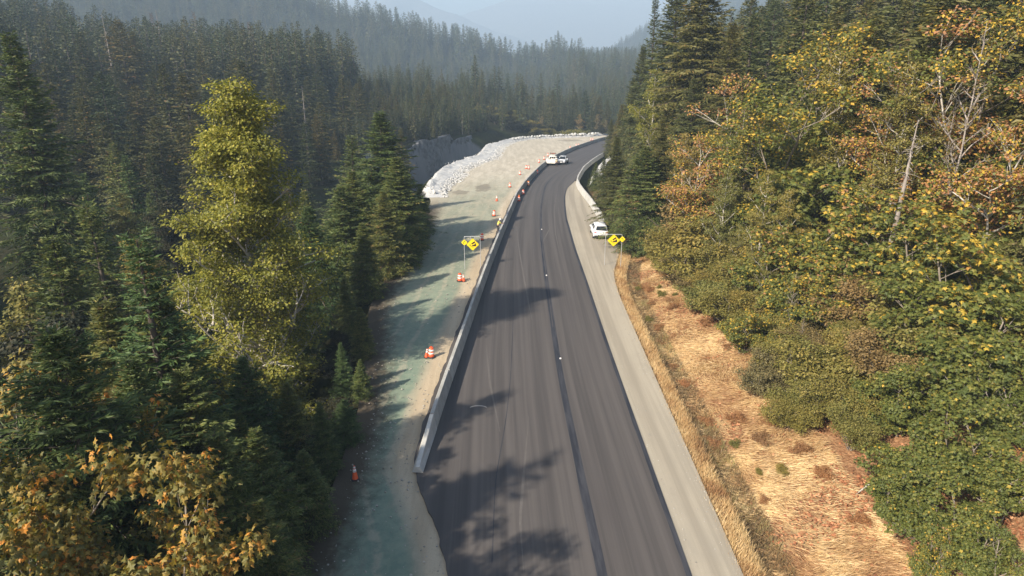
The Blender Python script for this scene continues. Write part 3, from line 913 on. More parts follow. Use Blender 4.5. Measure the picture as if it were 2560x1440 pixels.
LEAF_T = (np.array([[0, 0, 0], [0.45, 0.5, 0.03], [1, 0, -0.08], [0.45, -0.5, 0.03]]), np.array([[0, 1, 2, 3]]))
_o = [(0.0, 0.0), (-0.10, 0.30), (0.20, 0.24), (0.42, 0.52), (0.52, 0.20), (1.0, 0.0), (0.52, -0.20), (0.42, -0.52), (0.20, -0.24), (-0.10, -0.30)]
_mv = [(0.30, 0, 0.05)] + [(a, b, -0.22 * abs(b) - 0.12 * a * a) for a, b in _o]
MAPLE_T = (np.array(_mv), np.array([[0, i, i % 10 + 1] for i in range(1, 11)]))
BLADE_T = (np.array([[0, -0.5, 0], [0, 0.5, 0], [0.6, 0.3, 0.05], [1, 0, -0.05], [0.6, -0.3, 0.05]]), None)

def leaves(tmpl, o, d, n, L, W):
    """place template leaves: origin o, direction d, normal n, length L, width W (arrays)"""
    T, F = tmpl
    d = norm(d); s = norm(np.cross(n, d)); n = np.cross(d, s)
    V = o[:, None, :] + d[:, None, :] * (T[None, :, 0:1] * L[:, None, None]) + s[:, None, :] * (T[None, :, 1:2] * W[:, None, None]) + n[:, None, :] * (T[None, :, 2:3] * L[:, None, None])
    k = len(T); N = len(o)
    FF = (F[None] + (np.arange(N) * k)[:, None, None]).reshape(-1, F.shape[1])
    return V.reshape(-1, 3), FF, len(F)

def conifer(seed, h=20., r=3.4, nb=260, ntw=12, nlf=4, lL=0.34, lW=0.085, cb=0.06, droop=0.55, power=0.8, gap=0.12, wood=True, up=42, lean=0.0, nrm=0.6):
    g = np.random.default_rng(seed)
    zz = np.linspace(0, h, 10)
    wob = np.cumsum(g.normal(0, 0.03, (10, 2)), 0) * h / 20
    wob[:, 0] += lean * (zz / h) ** 2 * h
    tr = 0.018 * h * (1 - zz / h) ** 0.9 + 0.012
    wparts = [tube_np(np.stack([wob[:, 0], wob[:, 1], zz], -1), tr, 7)]
    O, D, Nn, LL, WW, T = [], [], [], [], [], []
    ga = 2.39996
    sect = g.uniform(0.72, 1.12, 8)
    for i in range(nb):
        t = cb + (1 - cb) * ((i + g.uniform(0, 1)) / nb) ** 0.88
        if g.uniform() < gap and t < 0.93: continue
        az = i * ga + g.normal(0, 0.25)
        prof = (1 - t) ** power * (0.55 + 0.45 * sstep(cb, cb + 0.22, t)) + 0.015
        L = r * prof * g.uniform(0.68, 1.18) * sect[int((az % (2 * PI)) / (2 * PI) * 8) % 8]
        L = max(L, 0.22)
        sc = min(1.1, 0.5 + 0.65 * L / (0.5 * r))
        e0 = math.radians(-12 + (up + 12) * t ** 1.3 + g.normal(0, 6))
        dr = droop * (1 - t) * g.uniform(0.7, 1.2)
        c = np.array([np.interp(t * h, zz, wob[:, 0]), np.interp(t * h, zz, wob[:, 1]), t * h])
        hd = np.array([math.cos(az), math.sin(az), 0.0]); sd = np.array([-math.sin(az), math.cos(az), 0.0])
        def pt(s):
            s = np.asarray(s)
            zc = L * (s * math.tan(e0) - dr * s ** 1.7 + 0.20 * dr * s ** 5)
            return c + hd * (L * s)[..., None] + np.array([0, 0, 1.0]) * zc[..., None]
        if wood:
            wparts.append(tube_np(pt(np.array([0, .4, .8, 1.0])), np.array([.012, .009, .005, .002]) * (0.6 + L), 3))
        n = max(3, int(ntw * (0.35 + 0.65 * min(1, L / (0.55 * r)))))
        s = np.sort(g.uniform(0.10, 1.0, n)); s[-1] = 1.0
        p = pt(s); tan = norm(pt(np.minimum(s + 0.02, 1.02)) - pt(s - 0.02))
        sg = np.where(np.arange(n) % 2, 1.0, -1.0)
        ang = np.radians(g.uniform(38, 68, n)) * (1 - 0.75 * (s > 0.97))
        td = norm(tan * np.cos(ang)[:, None] + sd * (sg * np.sin(ang))[:, None] + np.array([0, 0, -0.18]) + g.normal(0, 0.10, (n, 3)))
        tl = np.clip(L * 0.46 * (1.05 - 0.72 * s), 0.16, 1.5) * g.uniform(.75, 1.2, n)
        bt = g.uniform(0, 1)
        if nlf <= 1:
            O.append(p); D.append(td); LL.append(np.maximum(tl, lL * sc)); WW.append(np.maximum(tl * 0.62, lW * sc)); T.append(np.clip(g.uniform(0, .6, n) + 0.35 * bt, 0, 0.98))
            Nn.append(np.array([0, 0, 0.55]) + hd * 0.5 + g.normal(0, nrm, (n, 3)))
        else:
            u = (np.arange(nlf) + 0.5) / nlf
            q = p[:, None, :] + td[:, None, :] * (tl[:, None] * u[None, :])[..., None]
            perp = norm(np.cross(td, np.array([0, 0, 1.0])))
            s2 = np.where(np.arange(nlf) % 2, 1.0, -1.0)
            ld = td[:, None, :] * 0.85 + perp[:, None, :] * (s2 * 0.62)[None, :, None] + g.normal(0, 0.16, (n, nlf, 3)) + np.array([0, 0, -0.06])
            O.append(q.reshape(-1, 3)); D.append(ld.reshape(-1, 3))
            m = n * nlf
            LL.append(sc * lL * g.uniform(.65, 1.3, m)); WW.append(sc * lW * g.uniform(.75, 1.3, m))
            Nn.append(np.array([0, 0, 0.8]) + hd * 0.35 + g.normal(0, nrm, (m, 3)))
            T.append(np.clip(g.uniform(0, .55, m) + 0.4 * bt + 0.12 * (np.repeat(s, nlf) > .85), 0, 0.98))
    V, F, k = leaves(LEAF_T, np.concatenate(O), np.concatenate(D), np.concatenate(Nn), np.concatenate(LL), np.concatenate(WW))
    T = np.concatenate(T)
    brown = g.uniform(size=len(T)) < 0.012
    T = np.where(brown, 1.0, T)
    wv, wf = join_vf(wparts)
    return (wv, wf), (V, F, np.repeat(T, k)), h

def broadleaf(seed, h=12., spread=4.5, trunks=1, tfrac=0.3, limbs=5, sub=4, tips=3, nleaf=45, rc=0.75, tmpl=LEAF_T, lL=0.2, lW=0.12, up=0.75, tr=0.13, clump_tint=0.5, flat=0.55, bareup=0.0, excur=False, dens=1.0):
    g = np.random.default_rng(seed)
    W, C = [], []
    def limb(p, d, L, r, lev, nseg=4):
        pts = [np.array(p)]; dd = np.array(d)
        for _ in range(nseg):
            dd = norm(dd + g.normal(0, 0.13, 3) + np.array([0, 0, 0.05]))
            pts.append(pts[-1] + dd * L / nseg)
        pts = np.array(pts)
        W.append(tube_np(pts, np.linspace(r, r * 0.55, nseg + 1), 6 if lev < 2 else 4))
        return pts, dd
    def tipsat(p, d, L, r, lev):
        pts, dd = limb(p, d, L, r, lev, 3)
        C.append(pts[-1]); C.append(pts[-2] * .5 + pts[-1] * .5)
        if lev < 3:
            for _ in range(tips):
                a = g.uniform(0, 2 * PI)
                d2 = norm(dd * 0.8 + np.array([math.cos(a), math.sin(a), g.uniform(-.1, .6)]) * 0.75)
                k = g.integers(1, 3)
                tipsat(pts[k], d2, L * g.uniform(.45, .75), r * 0.45, 3)
    for q in range(trunks):
        a0 = q * 2 * PI / trunks + g.uniform(-.4, .4)
        out = 0.0 if trunks == 1 else g.uniform(.25, .5)
        d = norm(np.array([math.cos(a0) * out, math.sin(a0) * out, 1.0]))
        p0 = np.array([math.cos(a0), math.sin(a0), 0]) * (0.0 if trunks == 1 else tr * 1.6)
        if excur:
            zz = np.linspace(0, h, 12); wob = np.cumsum(g.normal(0, 0.05, (12, 2)), 0) * h / 20
            tp = np.stack([wob[:, 0], wob[:, 1], zz], -1)
            W.append(tube_np(tp, tr * (1 - zz / h) ** .8 + .015, 7))
            for i in range(limbs):
                t = tfrac + (0.98 - tfrac) * (i + g.uniform(0, 1)) / limbs
                az = i * 2.4 + g.normal(0, .3)
                L = spread * ((1 - t) ** 0.78 * (0.45 + 0.55 * sstep(tfrac, tfrac + .2, t)) + 0.07) * g.uniform(.6, 1.15)
                p = np.array([np.interp(t * h, zz, tp[:, 0]), np.interp(t * h, zz, tp[:, 1]), t * h])
                d3 = norm(np.array([math.cos(az), math.sin(az), up * g.uniform(.6, 1.3)]))
                pts, dd = limb(p, d3, L, 0.02 + 0.012 * L, 1)
                C.append(pts[-1]); C.append(p)
                for _ in range(sub):
                    k = g.integers(1, 5); a = g.uniform(0, 2 * PI)
                    d4 = norm(dd + np.array([math.cos(a), math.sin(a), g.uniform(-.2, .6)]) * .8)
                    tipsat(pts[k], d4, L * g.uniform(.22, .4), 0.012 + 0.006 * L, 3 if L < 1.5 else 2)
            continue
        pts, dd = limb(p0, d, h * tfrac, tr, 0)
        for i in range(limbs):
            a = i * 2.4 + g.uniform(-.4, .4)
            lead = (i == 0)
            up_ = 2.2 if lead else up * g.uniform(.6, 1.5)
            d2 = norm(np.array([math.cos(a), math.sin(a), up_]))
            kk = 4 if lead else g.integers(2, 5)
            Lm = (h * (1 - tfrac) * 0.62 if lead else spread * g.uniform(.55, .8))
            p2, dd2 = limb(pts[kk], d2, Lm, tr * .6, 1)
            for _ in range(sub):
                k = g.integers(1, 5); a = g.uniform(0, 2 * PI)
                d3 = norm(dd2 * .9 + np.array([math.cos(a), math.sin(a), g.uniform(-.2, .7)]) * .85)
                tipsat(p2[k], d3, Lm * g.uniform(.35, .6), tr * .28, 2)
            C.append(p2[-1])
    C = np.array(C)
    C = C[g.uniform(size=len(C)) < dens]
    N = len(C) * nleaf
    ci = np.repeat(np.arange(len(C)), nleaf)
    u = norm(g.normal(size=(N, 3))) * (g.uniform(size=(N, 1)) ** 0.45) * rc
    u[:, 2] *= flat
    o = C[ci] + u
    zt = o[:, 2].max()
    o[:, 2] = np.maximum(o[:, 2], 0.15)
    nn = norm(u * np.array([1, 1, 1.6]) / rc + np.array([0, 0, 0.9]) + g.normal(0, .35, (N, 3)))
    d = norm(u * np.array([1, 1, 0.3]) + np.array([0, 0, -0.32 * rc]) + g.normal(0, .35 * rc, (N, 3)))
    ct = g.uniform(0, 1, len(C))
    hi = (C[:, 2] - C[:, 2].min()) / (np.ptp(C[:, 2]) + 1e-6)
    ct = np.clip(ct * 0.75 + hi * 0.25, 0, 1)
    T = np.clip(ct[ci] * clump_tint + g.uniform(0, 1, N) * (1 - clump_tint), 0, 1)
    V, F, k = leaves(tmpl, o, d, nn, lL * g.uniform(.65, 1.25, N), lW * g.uniform(.75, 1.25, N))
    wv, wf = join_vf(W)
    return (wv, wf), (V, F, np.repeat(T, k)), float(zt)

class Proto:
    def __init__(s, data, leafmat, bark, leaf='crown', smooth=False):
        (wv, wf), (V, F, T), h = data
        s.h = h; s.leaf = leaf
        s.trunk = mk_mesh('trunk', wv, wf, [bark], True)
        s.crown = mk_mesh(leaf, V, F, [leafmat], smooth, tint=T) if V is not None else None

def plant(p, name, x, y, h, label, cat, group=None, wf=1.0, rz=None, mat=None, z=None, trunk='trunk', tilt=None):
    zb = Hs(x, y) if z is None else z
    k = h / p.h
    rz = random.uniform(0, 6.28) if rz is None else rz
    root = thing(name, label, cat, (x, y, zb - 0.15), rz, group, (k * wf, k * wf, k))
    if tilt: root.rotation_euler = (tilt[0], tilt[1], rz)
    add(trunk, p.trunk, root)
    if p.crown is not None:
        c = add(p.leaf, p.crown, root)
        if mat is not None:
            c.material_slots[0].link = 'OBJECT'; c.material_slots[0].material = mat
    return root

def tree_at(p, name, px, py, y, label, cat, group=None, wf=1.0, mat=None, rz=None, tilt=None, trunk='trunk', hmin=1.0):
    x, zt = ray_at_y(px, py, y)
    zb = Hs(x, y)
    return plant(p, name, x, y, max(zt - zb + 0.15, hmin), label, cat, group, wf, rz, mat, zb, trunk, tilt)

# ---------------------------------------------------------------- prototypes
FH = [Proto(conifer(11, 18, 4.2, 420, 18, 6, 0.34, 0.075, 0.05, 0.62, 0.85), M['needles_sun'], M['bark_fir']),
      Proto(conifer(12, 18, 3.5, 400, 16, 6, 0.33, 0.075, 0.04, 0.5, 0.8), M['needles_sun'], M['bark_fir']),
      Proto(conifer(13, 17, 4.8, 420, 19, 6, 0.36, 0.08, 0.08, 0.72, 0.8), M['needles_sun'], M['bark_fir']),
      Proto(conifer(14, 16, 3.2, 300, 13, 6, 0.30, 0.07, 0.03, 0.35, 0.9, gap=0.25), M['needles_sun'], M['bark_fir'])]
FM = [Proto(conifer(31 + i, 25, rr, 250, 12, 3, 0.68, 0.23, cb, dr, pw, gap=gp, wood=False, nrm=0.8), M['needles'], M['bark_fir'])
      for i, (rr, cb, dr, pw, gp) in enumerate([(6.0, .10, .65, .76, .2), (5.2, .16, .55, .86, .3), (6.6, .12, .75, .70, .25), (5.0, .05, .45, .9, .16), (5.8, .22, .8, .72, .36)])]
FF_ = [conifer(61 + i, 26, rr, 150, 7, 1, 1.0, 0.5, cb, dr, pw, gap=.12, wood=False, nrm=0.75)
       for i, (rr, cb, dr, pw) in enumerate([(5.8, .06, .6, .82), (5.0, .1, .5, .92), (6.4, .06, .7, .76), (4.6, .12, .5, .98)])]

MP = [Proto(broadleaf(81, 11, 5.0, 2, .28, 5, 5, 3, 17, .80, MAPLE_T, .30, .34, .7, .13), M['maple_green'], M['bark_maple']),
      Proto(broadleaf(82, 12, 4.6, 3, .25, 4, 5, 3, 15, .75, MAPLE_T, .29, .33, .9, .12), M['maple_mixed'], M['bark_maple']),
      Proto(broadleaf(83, 13, 4.4, 1, .30, 7, 6, 4, 20, .85, MAPLE_T, .30, .34, .9, .17), M['maple_yellow'], M['bark_maple']),
      Proto(broadleaf(84, 13, 4.2, 1, .35, 6, 6, 3, 16, .7, MAPLE_T, .30, .32, 1.0, .15, dens=.8), M['maple_brown'], M['bark_pale'])]
SH = [Proto(broadleaf(91, 4.5, 2.6, 6, .25, 4, 4, 3, 24, .42, LEAF_T, .13, .075, .8, .035), M['shrub'], M['bark_maple'], 'foliage'),
      Proto(broadleaf(92, 5.0, 2.4, 7, .3, 3, 5, 3, 22, .45, LEAF_T, .12, .07, 1.0, .035), M['shrub'], M['bark_maple'], 'foliage'),
      Proto(broadleaf(93, 3.6, 2.4, 5, .2, 4, 4, 3, 26, .38, LEAF_T, .13, .08, .6, .03), M['shrub'], M['bark_maple'], 'foliage')]
AL = [Proto(broadleaf(101, 15, 3.8, 1, .22, 34, 4, 3, 16, .5, LEAF_T, .15, .10, .9, .10, excur=True), M['shrub'], M['bark_pale']),
      Proto(broadleaf(102, 15, 3.0, 1, .30, 26, 4, 2, 3, .5, LEAF_T, .13, .09, 1.1, .06, excur=True, dens=.5), M['shrub_brown'], M['bark_dead'])]
AD = Proto(broadleaf(103, 15, 4.2, 1, .22, 34, 4, 3, 16, .5, LEAF_T, .16, .11, .9, .10, excur=True), M['shrub_shade_tone'], M['bark_fir'])  # leaves and bark darkened to imitate the deep shade of the left hollow
PO = Proto(broadleaf(111, 22, 6.0, 1, .04, 92, 5, 3, 23, .72, LEAF_T, .165, .11, .95, .20, excur=True, clump_tint=.4), M['poplar'], M['bark_pale'])
MPL = [Proto(broadleaf(121, 17, 5.2, 2, .40, 7, 6, 4, 30, .85, MAPLE_T, .27, .30, .9, .13), M['maple_left'], M['bark_maple']),
       Proto(broadleaf(122, 17, 4.6, 2, .45, 6, 6, 4, 22, .75, MAPLE_T, .26, .29, .9, .13), M['maple_left'], M['bark_maple'])]
MPF = [Proto(broadleaf(131, 17, 5.0, 2, .33, 7, 6, 4, 30, .85, LEAF_T, .20, .17, .85, .12), M['maple_yellow'], M['bark_maple']),
       Proto(broadleaf(132, 17, 4.6, 1, .38, 8, 7, 4, 30, .78, LEAF_T, .20, .16, 1.0, .12, dens=.75), M['maple_brown'], M['bark_pale'])]

def snag(seed, h=24):
    g = np.random.default_rng(seed)
    zz = np.linspace(0, h, 8); wob = np.cumsum(g.normal(0, .06, (8, 2)), 0)
    parts = [tube_np(np.stack([wob[:, 0], wob[:, 1], zz], -1), 0.014 * h * (1 - zz / h) + .03, 6)]
    for i in range(70):
        t = g.uniform(.2, .99); L = 2.6 * (1 - t) ** .6 * g.uniform(.3, 1); a = g.uniform(0, 6.28)
        s = np.array([0, .5, 1])
        p = np.stack([np.interp(t * h, zz, wob[:, 0]) + math.cos(a) * L * s, np.interp(t * h, zz, wob[:, 1]) + math.sin(a) * L * s, t * h + L * (.1 * s - .45 * s ** 2)], -1)
        parts.append(tube_np(p, np.array([.05, .035, .015]), 3))
    return join_vf(parts)
class Bare:
    pass
SN = []
for i in range(3):
    b = Bare(); b.h = 24.; v, f = snag(200 + i); b.trunk = mk_mesh('trunk', v, f, [M['bark_dead']], True); b.crown = None; SN.append(b)
DEAD = Proto(conifer(41, 24, 2.6, 150, 7, 2, .6, .16, .2, .6, .8, gap=.45), M['needles_dead'], M['bark_dead'])

# ---------------------------------------------------------------- left side, near trees
tree_at(PO, 'cottonwood_tree', 560, 186, 43, 'tall yellow-green cottonwood standing above the firs left of the road', 'tree', wf=1.14, rz=0.6)
near_left = [
    (FH[2], 1020, 505, 76, 1.7, 'wide green fir low on the right half of the roadside clump'),
    (FH[0], 880, 430, 72, 1.7, 'olive fir at the left front of the roadside clump'),
    (FH[0], 945, 285, 78, 1.85, 'broad dark fir, tallest of the roadside clump left of the gravel pad'),
    (FH[1], 992, 395, 71, 1.85, 'bright green young fir at the front of the roadside clump'),
    (FH[1], 1048, 468, 84, 1.75, 'small fir at the right end of the clump beside the rock heap'),
    (FH[3], 880, 345, 82, 1.7, 'pointed fir on the left shoulder of the roadside clump'),
    (FH[2], 850, 470, 66, 1.4, 'bushy fir between the cottonwood and the roadside clump'),
    (FH[1], 905, 560, 60, 1.6, 'low fir at the edge of the gravel in front of the roadside clump'),
    (FH[3], 1015, 560, 69, 1.8, 'shortest young fir touching the gravel edge of the clump'),
    (FH[2], 770, 520, 56, 1.1, 'fir half hidden behind the right side of the cottonwood'),
    (FH[0], 700, 560, 50, 1.0, 'dark fir rising behind the cottonwood trunk'),
    (FH[2], 720, 960, 34, 1.15, 'wide drooping fir beside the gravel under the cottonwood'),
    (FH[0], 850, 860, 41, 1.15, 'fir overhanging the shaded gravel right of the cottonwood'),
    (FH[1], 860, 690, 51, 1.1, 'fir standing between the cottonwood and the shaded gravel strip'),
    (FH[3], 345, 600, 27, 1.35, 'open topped fir with two bare leaders left of the cottonwood'),
    (FH[1], 395, 730, 28, 1.25, 'dense fir directly left of the cottonwood base'),
    (FH[2], 470, 930, 25, 1.2, 'wide fir with upswept tips in the near left foreground'),
    (FH[2], 150, 830, 19.5, 1.15, 'small pointed fir at the left above the turning maple'),
    (FH[0], 590, 1030, 27, 1.1, 'low dark fir in the shade of the near left foreground'),
    (FH[2], 640, 1080, 25, 1.2, 'dark fir beside the gravel in the bottom left corner'),
    (FH[0], 960, 480, 66, 1.5, 'fir in the middle of the roadside clump, below the tallest'),
    (FH[2], 1060, 560, 80, 1.6, 'low spreading fir at the right foot of the roadside clump'),
    (FH[1], 900, 900, 40.5, 1.5, 'drooping fir whose boughs hang over the shaded gravel'),
    (FH[2], 860, 1000, 35, 1.4, 'shaded fir beside the gravel above the lone cone'),
    (FH[0], 800, 1010, 32, 1.2, 'dense shaded fir left of the lone cone in the foreground'),
    (FH[2], 760, 1130, 27.5, 1.3, 'dark low fir below the lone cone at the forest edge'),
    (FH[1], 900, 770, 47, 1.5, 'fir at the bend of the gravel edge below the roadside clump'),
    (FH[1], 530, 1090, 21, 1.4, 'fir with pale green sprays right of the corner maple'),
    (FH[0], 330, 900, 24, 1.2, 'broad fir in the middle of the near left foreground'),
    (FH[0], 640, 1250, 20.5, 1.4, 'shadowed fir at the bottom edge beside the gravel'),
    (FH[0], 250, 760, 29, 1.2, 'fir left of the open topped fir in the foreground'),
    (FH[2], 600, 900, 33, 1.1, 'dark fir close behind the cottonwood on its left'),
    (FH[0], 560, 1180, 22, 1.2, 'dark fir between the corner maples and the gravel'),
    (FH[0], 18, 92, 62, 1.0, 'tall dark fir cut by the left edge of the picture'),
    (FH[1], 120, 600, 40, 1.1, 'shaded fir below the tall fir on the left'),
    (FH[3], 215, 520, 47, 1.2, 'slim shaded fir in the dark hollow on the left'),
]
for p, px, py, y, wf, lab in near_left:
    tree_at(p, 'fir_tree', px, py, y, lab, 'tree', 'firs beside the road on the left', wf)
tree_at(MPL[0], 'maple_tree', 40, 985, 19.5, 'olive and orange maple filling the bottom left corner', 'tree', None, 0.8, rz=2.4)
tree_at(MPL[1], 'maple_tree', 100, 1150, 16.2, 'green and orange maple right of the corner maple at bottom left', 'tree', None, 0.75, mat=M['maple_left'])
tree_at(MPL[1], 'maple_tree', 190, 1050, 21, 'yellow-green maple behind the bottom left corner maple', 'tree', None, 0.75, mat=M['maple_green'])
tree_at(MPL[0], 'maple_tree', 40, 1120, 15.4, 'golden maple at the very bottom left edge', 'tree', None, 0.75, rz=0.4)
tree_at(MPL[1], 'maple_tree', 200, 1270, 15.2, 'low orange maple along the bottom edge at left', 'tree', None, 0.7)
for k, (px, py, y) in enumerate([(330, 590, 60), (180, 470, 75), (250, 690, 48), (60, 700, 42), (420, 500, 72), (90, 520, 66), (300, 480, 82), (20, 830, 30), (180, 760, 36), (260, 880, 30)]):
    tree_at(AD, 'alder_tree', px, py, y, 'dark leafy alder in the shaded hollow left of the cottonwood', 'tree', 'alders in the shaded left hollow', 1.3, M['shrub_shade_tone'] if k % 3 else M['shrub'], hmin=3)
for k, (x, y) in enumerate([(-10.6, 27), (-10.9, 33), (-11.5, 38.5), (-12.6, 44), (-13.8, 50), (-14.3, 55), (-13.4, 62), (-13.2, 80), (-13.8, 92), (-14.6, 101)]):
    plant(SH[k % 3], 'shrub', x, y, random.uniform(1.4, 2.6), 'low dark shrub growing along the left edge of the gravel pad', 'shrub', 'shrubs along the left edge of the gravel pad', 1.2, None, M['shrub_shade_tone'])

# ---------------------------------------------------------------- left forest across the gorge
def poisson(region, n, dmin, seed, keep=()):
    g = np.random.default_rng(seed); pts = list(keep); out = []
    x0, x1, y0, y1 = region
    tries = 0
    while len(out) < n and tries < n * 60:
        tries += 1
        q = (g.uniform(x0, x1), g.uniform(y0, y1))
        if all((q[0] - a[0]) ** 2 + (q[1] - a[1]) ** 2 > dmin ** 2 for a in pts):
            pts.append(q); out.append(q)
    return out
def in_view(x, y, m=1.08):
    return abs(x) < 0.75 * m * (y * CP + 6) + 5
cnt = 0
for x, y in poisson((-175, 40, 105, 262), 520, 7.4, 5):
    if x > float(x_bank(y)) - 1.0 or not in_view(x, y): continue
    if y > 205 and x < -60 or y > 185 and x < -110: continue
    h = (18 + 11 * float(vnoise(x / 26, y / 26, 4))) * random.uniform(.72, 1.22) * float(np.interp(x, [-110, -75, -42, -20, 20], [1.0, .88, .60, .5, .5]))
    if float(x_bank(y)) - x < 9: h *= random.uniform(.45, .85)
    cnt += 1
    front = float(x_bank(y)) - x < 14
    u = random.random()
    if u < 0.035:
        plant(random.choice(SN), 'dead_tree', x, y, h, 'bare grey dead conifer among the firs across the gorge', 'tree', 'dead conifers across the gorge')
    elif u < 0.05:
        plant(DEAD, 'dead_tree', x, y, h, 'rust-brown dying conifer among the firs across the gorge', 'tree', 'dying conifers across the gorge')
    else:
        plant(FM[random.randrange(5)], 'fir_tree', x, y, h, 'dark fir at the rim of the gorge, left of the rock berm' if front else 'dark fir in the forest across the gorge on the left', 'tree', 'firs along the rim of the gorge' if front else 'firs of the forest across the gorge', random.uniform(1.05, 1.45))
# young trees in the gorge between
for x, y in poisson((-62, -17, 62, 150), 36, 6.0, 15):
    if not in_view(x, y): continue
    plant(FM[random.choice([0, 3, 1])], 'fir_tree', x, y, random.uniform(9, 16), 'young fir on the gorge slope behind the roadside trees', 'tree', 'young firs on the gorge slope', random.uniform(1.0, 1.3), mat=M['needles_sun'] if random.random() < .5 else None)
print('left forest', cnt)

# ---------------------------------------------------------------- trees behind the pad
for k, (px, py, y) in enumerate([(1130, 205, 300), (1165, 235, 290), (1100, 215, 285), (1205, 250, 300), (1245, 225, 318), (1285, 238, 310), (1330, 262, 300), (1382, 226, 296), (1345, 240, 322), (1440, 232, 305), (1465, 228, 300), (1410, 265, 312), (1500, 240, 305), (1225, 275, 290), (1305, 285, 298), (1425, 290, 300), (1180, 290, 282), (1480, 275, 296), (1520, 250, 290), (1265, 290, 294)]):
    tree_at(FM[k % 5], 'fir_tree', px, py, y, 'hazy fir standing beyond the far rim of the pale pad', 'tree', 'firs beyond the far rim of the pad', random.uniform(.85, 1.2), hmin=8)
for k, (px, py, y) in enumerate([(1195, 275, 292), (1355, 290, 298), (1495, 285, 292), (1450, 285, 296), (1515, 300, 285)]):
    tree_at(AL[0], 'alder_tree', px, py, y, 'thin brownish alder beyond the far rim of the pad', 'tree', 'alders beyond the pad', 1.1, M['shrub_brown'], hmin=6)
for k in range(46):
    px = 1190 + k * 7.5 + random.uniform(-3, 3)
    tree_at(SH[k % 3], 'shrub', px, random.uniform(316, 334), random.uniform(284, 300), 'grey-green brush just behind the rock blocks of the far rim', 'shrub', 'brush behind the far rim', 1.5, M['shrub'] if k % 2 else M['shrub_shade_tone'], hmin=5)

# ---------------------------------------------------------------- right hillside
RF = M['needles_right']
right_firs = [
    (FH[2], 1616, 368, 76, 1.45, 'wide dark green fir right of the parked car behind the yellow signs'),
    (FH[0], 1545, 345, 84, 1.15, 'fir behind the right concrete barrier, left of the wide dark fir'),
    (FH[1], 1512, 400, 104, 1.3, 'short fir at the bend behind the right barrier'),
    (FH[1], 1490, 408, 122, 1.3, 'small bushy fir inside the bend of the right barrier'),
    (FH[0], 1655, 300, 78, 1.1, 'fir right of the wide dark fir on the hillside'),
    (FH[3], 1640, -4, 122, 0.8, 'slender tall spire fir against the sky on the right'),
    (FH[0], 1700, -70, 112, 1.0, 'tall dense fir right of the slender spire fir'),
    (FH[2], 1770, -120, 98, 1.0, 'large fir at the top of the hillside above the russet maple'),
    (FH[0], 1610, 118, 132, 1.0, 'fir just below the slender spire fir on the skyline'),
    (FH[1], 1583, 200, 146, 1.1, 'skyline fir halfway down to the road bend'),
    (FH[1], 1556, 262, 165, 1.15, 'skyline fir low down near the road bend'),
    (FH[0], 1530, 300, 186, 1.2, 'last fir of the skyline beside the road bend'),
    (FH[2], 1740, 200, 88, 1.0, 'olive fir on the slope left of the russet maple'),
    (FH[0], 1690, 150, 98, 1.0, 'fir in the middle of the right skyline group'),
    (FH[1], 1760, 480, 66, 1.2, 'young fir in the thicket above the dry grass'),
    (FH[1], 1830, 60, 84, 1.0, 'dark fir behind the russet maple at the top'),
]
for p, px, py, y, wf, lab in right_firs:
    tree_at(p, 'fir_tree', px, py, y, lab, 'tree', 'firs on the right hillside', wf, mat=RF if px > 1500 and px != 1616 else None, hmin=4)
kp = [(Vector((0, 0, 0)).x, 0.)]
cnt = 0
for x, y in poisson((20, 105, 40, 270), 420, 6.3, 25):
    d = x - float(x_shr(y))
    if d < 9 or not in_view(x, y, 1.05): continue
    if y < 62 and d < 22: continue
    if d > 40 or (d > 28 and y > 150): continue
    h = random.uniform(15, 25) * (0.72 if d < 16 else 1.0)
    # keep the skyline: nothing may stick out left of the drawn edge
    dep = y * CP + (CAM_H - Hs(x, y) - h) * SP
    pxt = 1280 + FPX * x / dep
    vyt = ((Hs(x, y) + h - CAM_H) * CP + y * SP) / dep
    pyt = 720 - FPX * vyt
    lim = np.interp(pxt, [1490, 1530, 1560, 1585, 1612, 1640, 1665], [345, 300, 262, 205, 120, 20, -500])
    if pyt < lim: h *= 0.62
    if pyt < lim - 160: continue
    cnt += 1
    plant(FM[random.randrange(5)], 'fir_tree', x, y, h, 'olive green fir in the dense stand on the right hillside', 'tree', 'firs in the right hillside stand', random.uniform(.95, 1.3), mat=RF)
print('right firs', cnt)

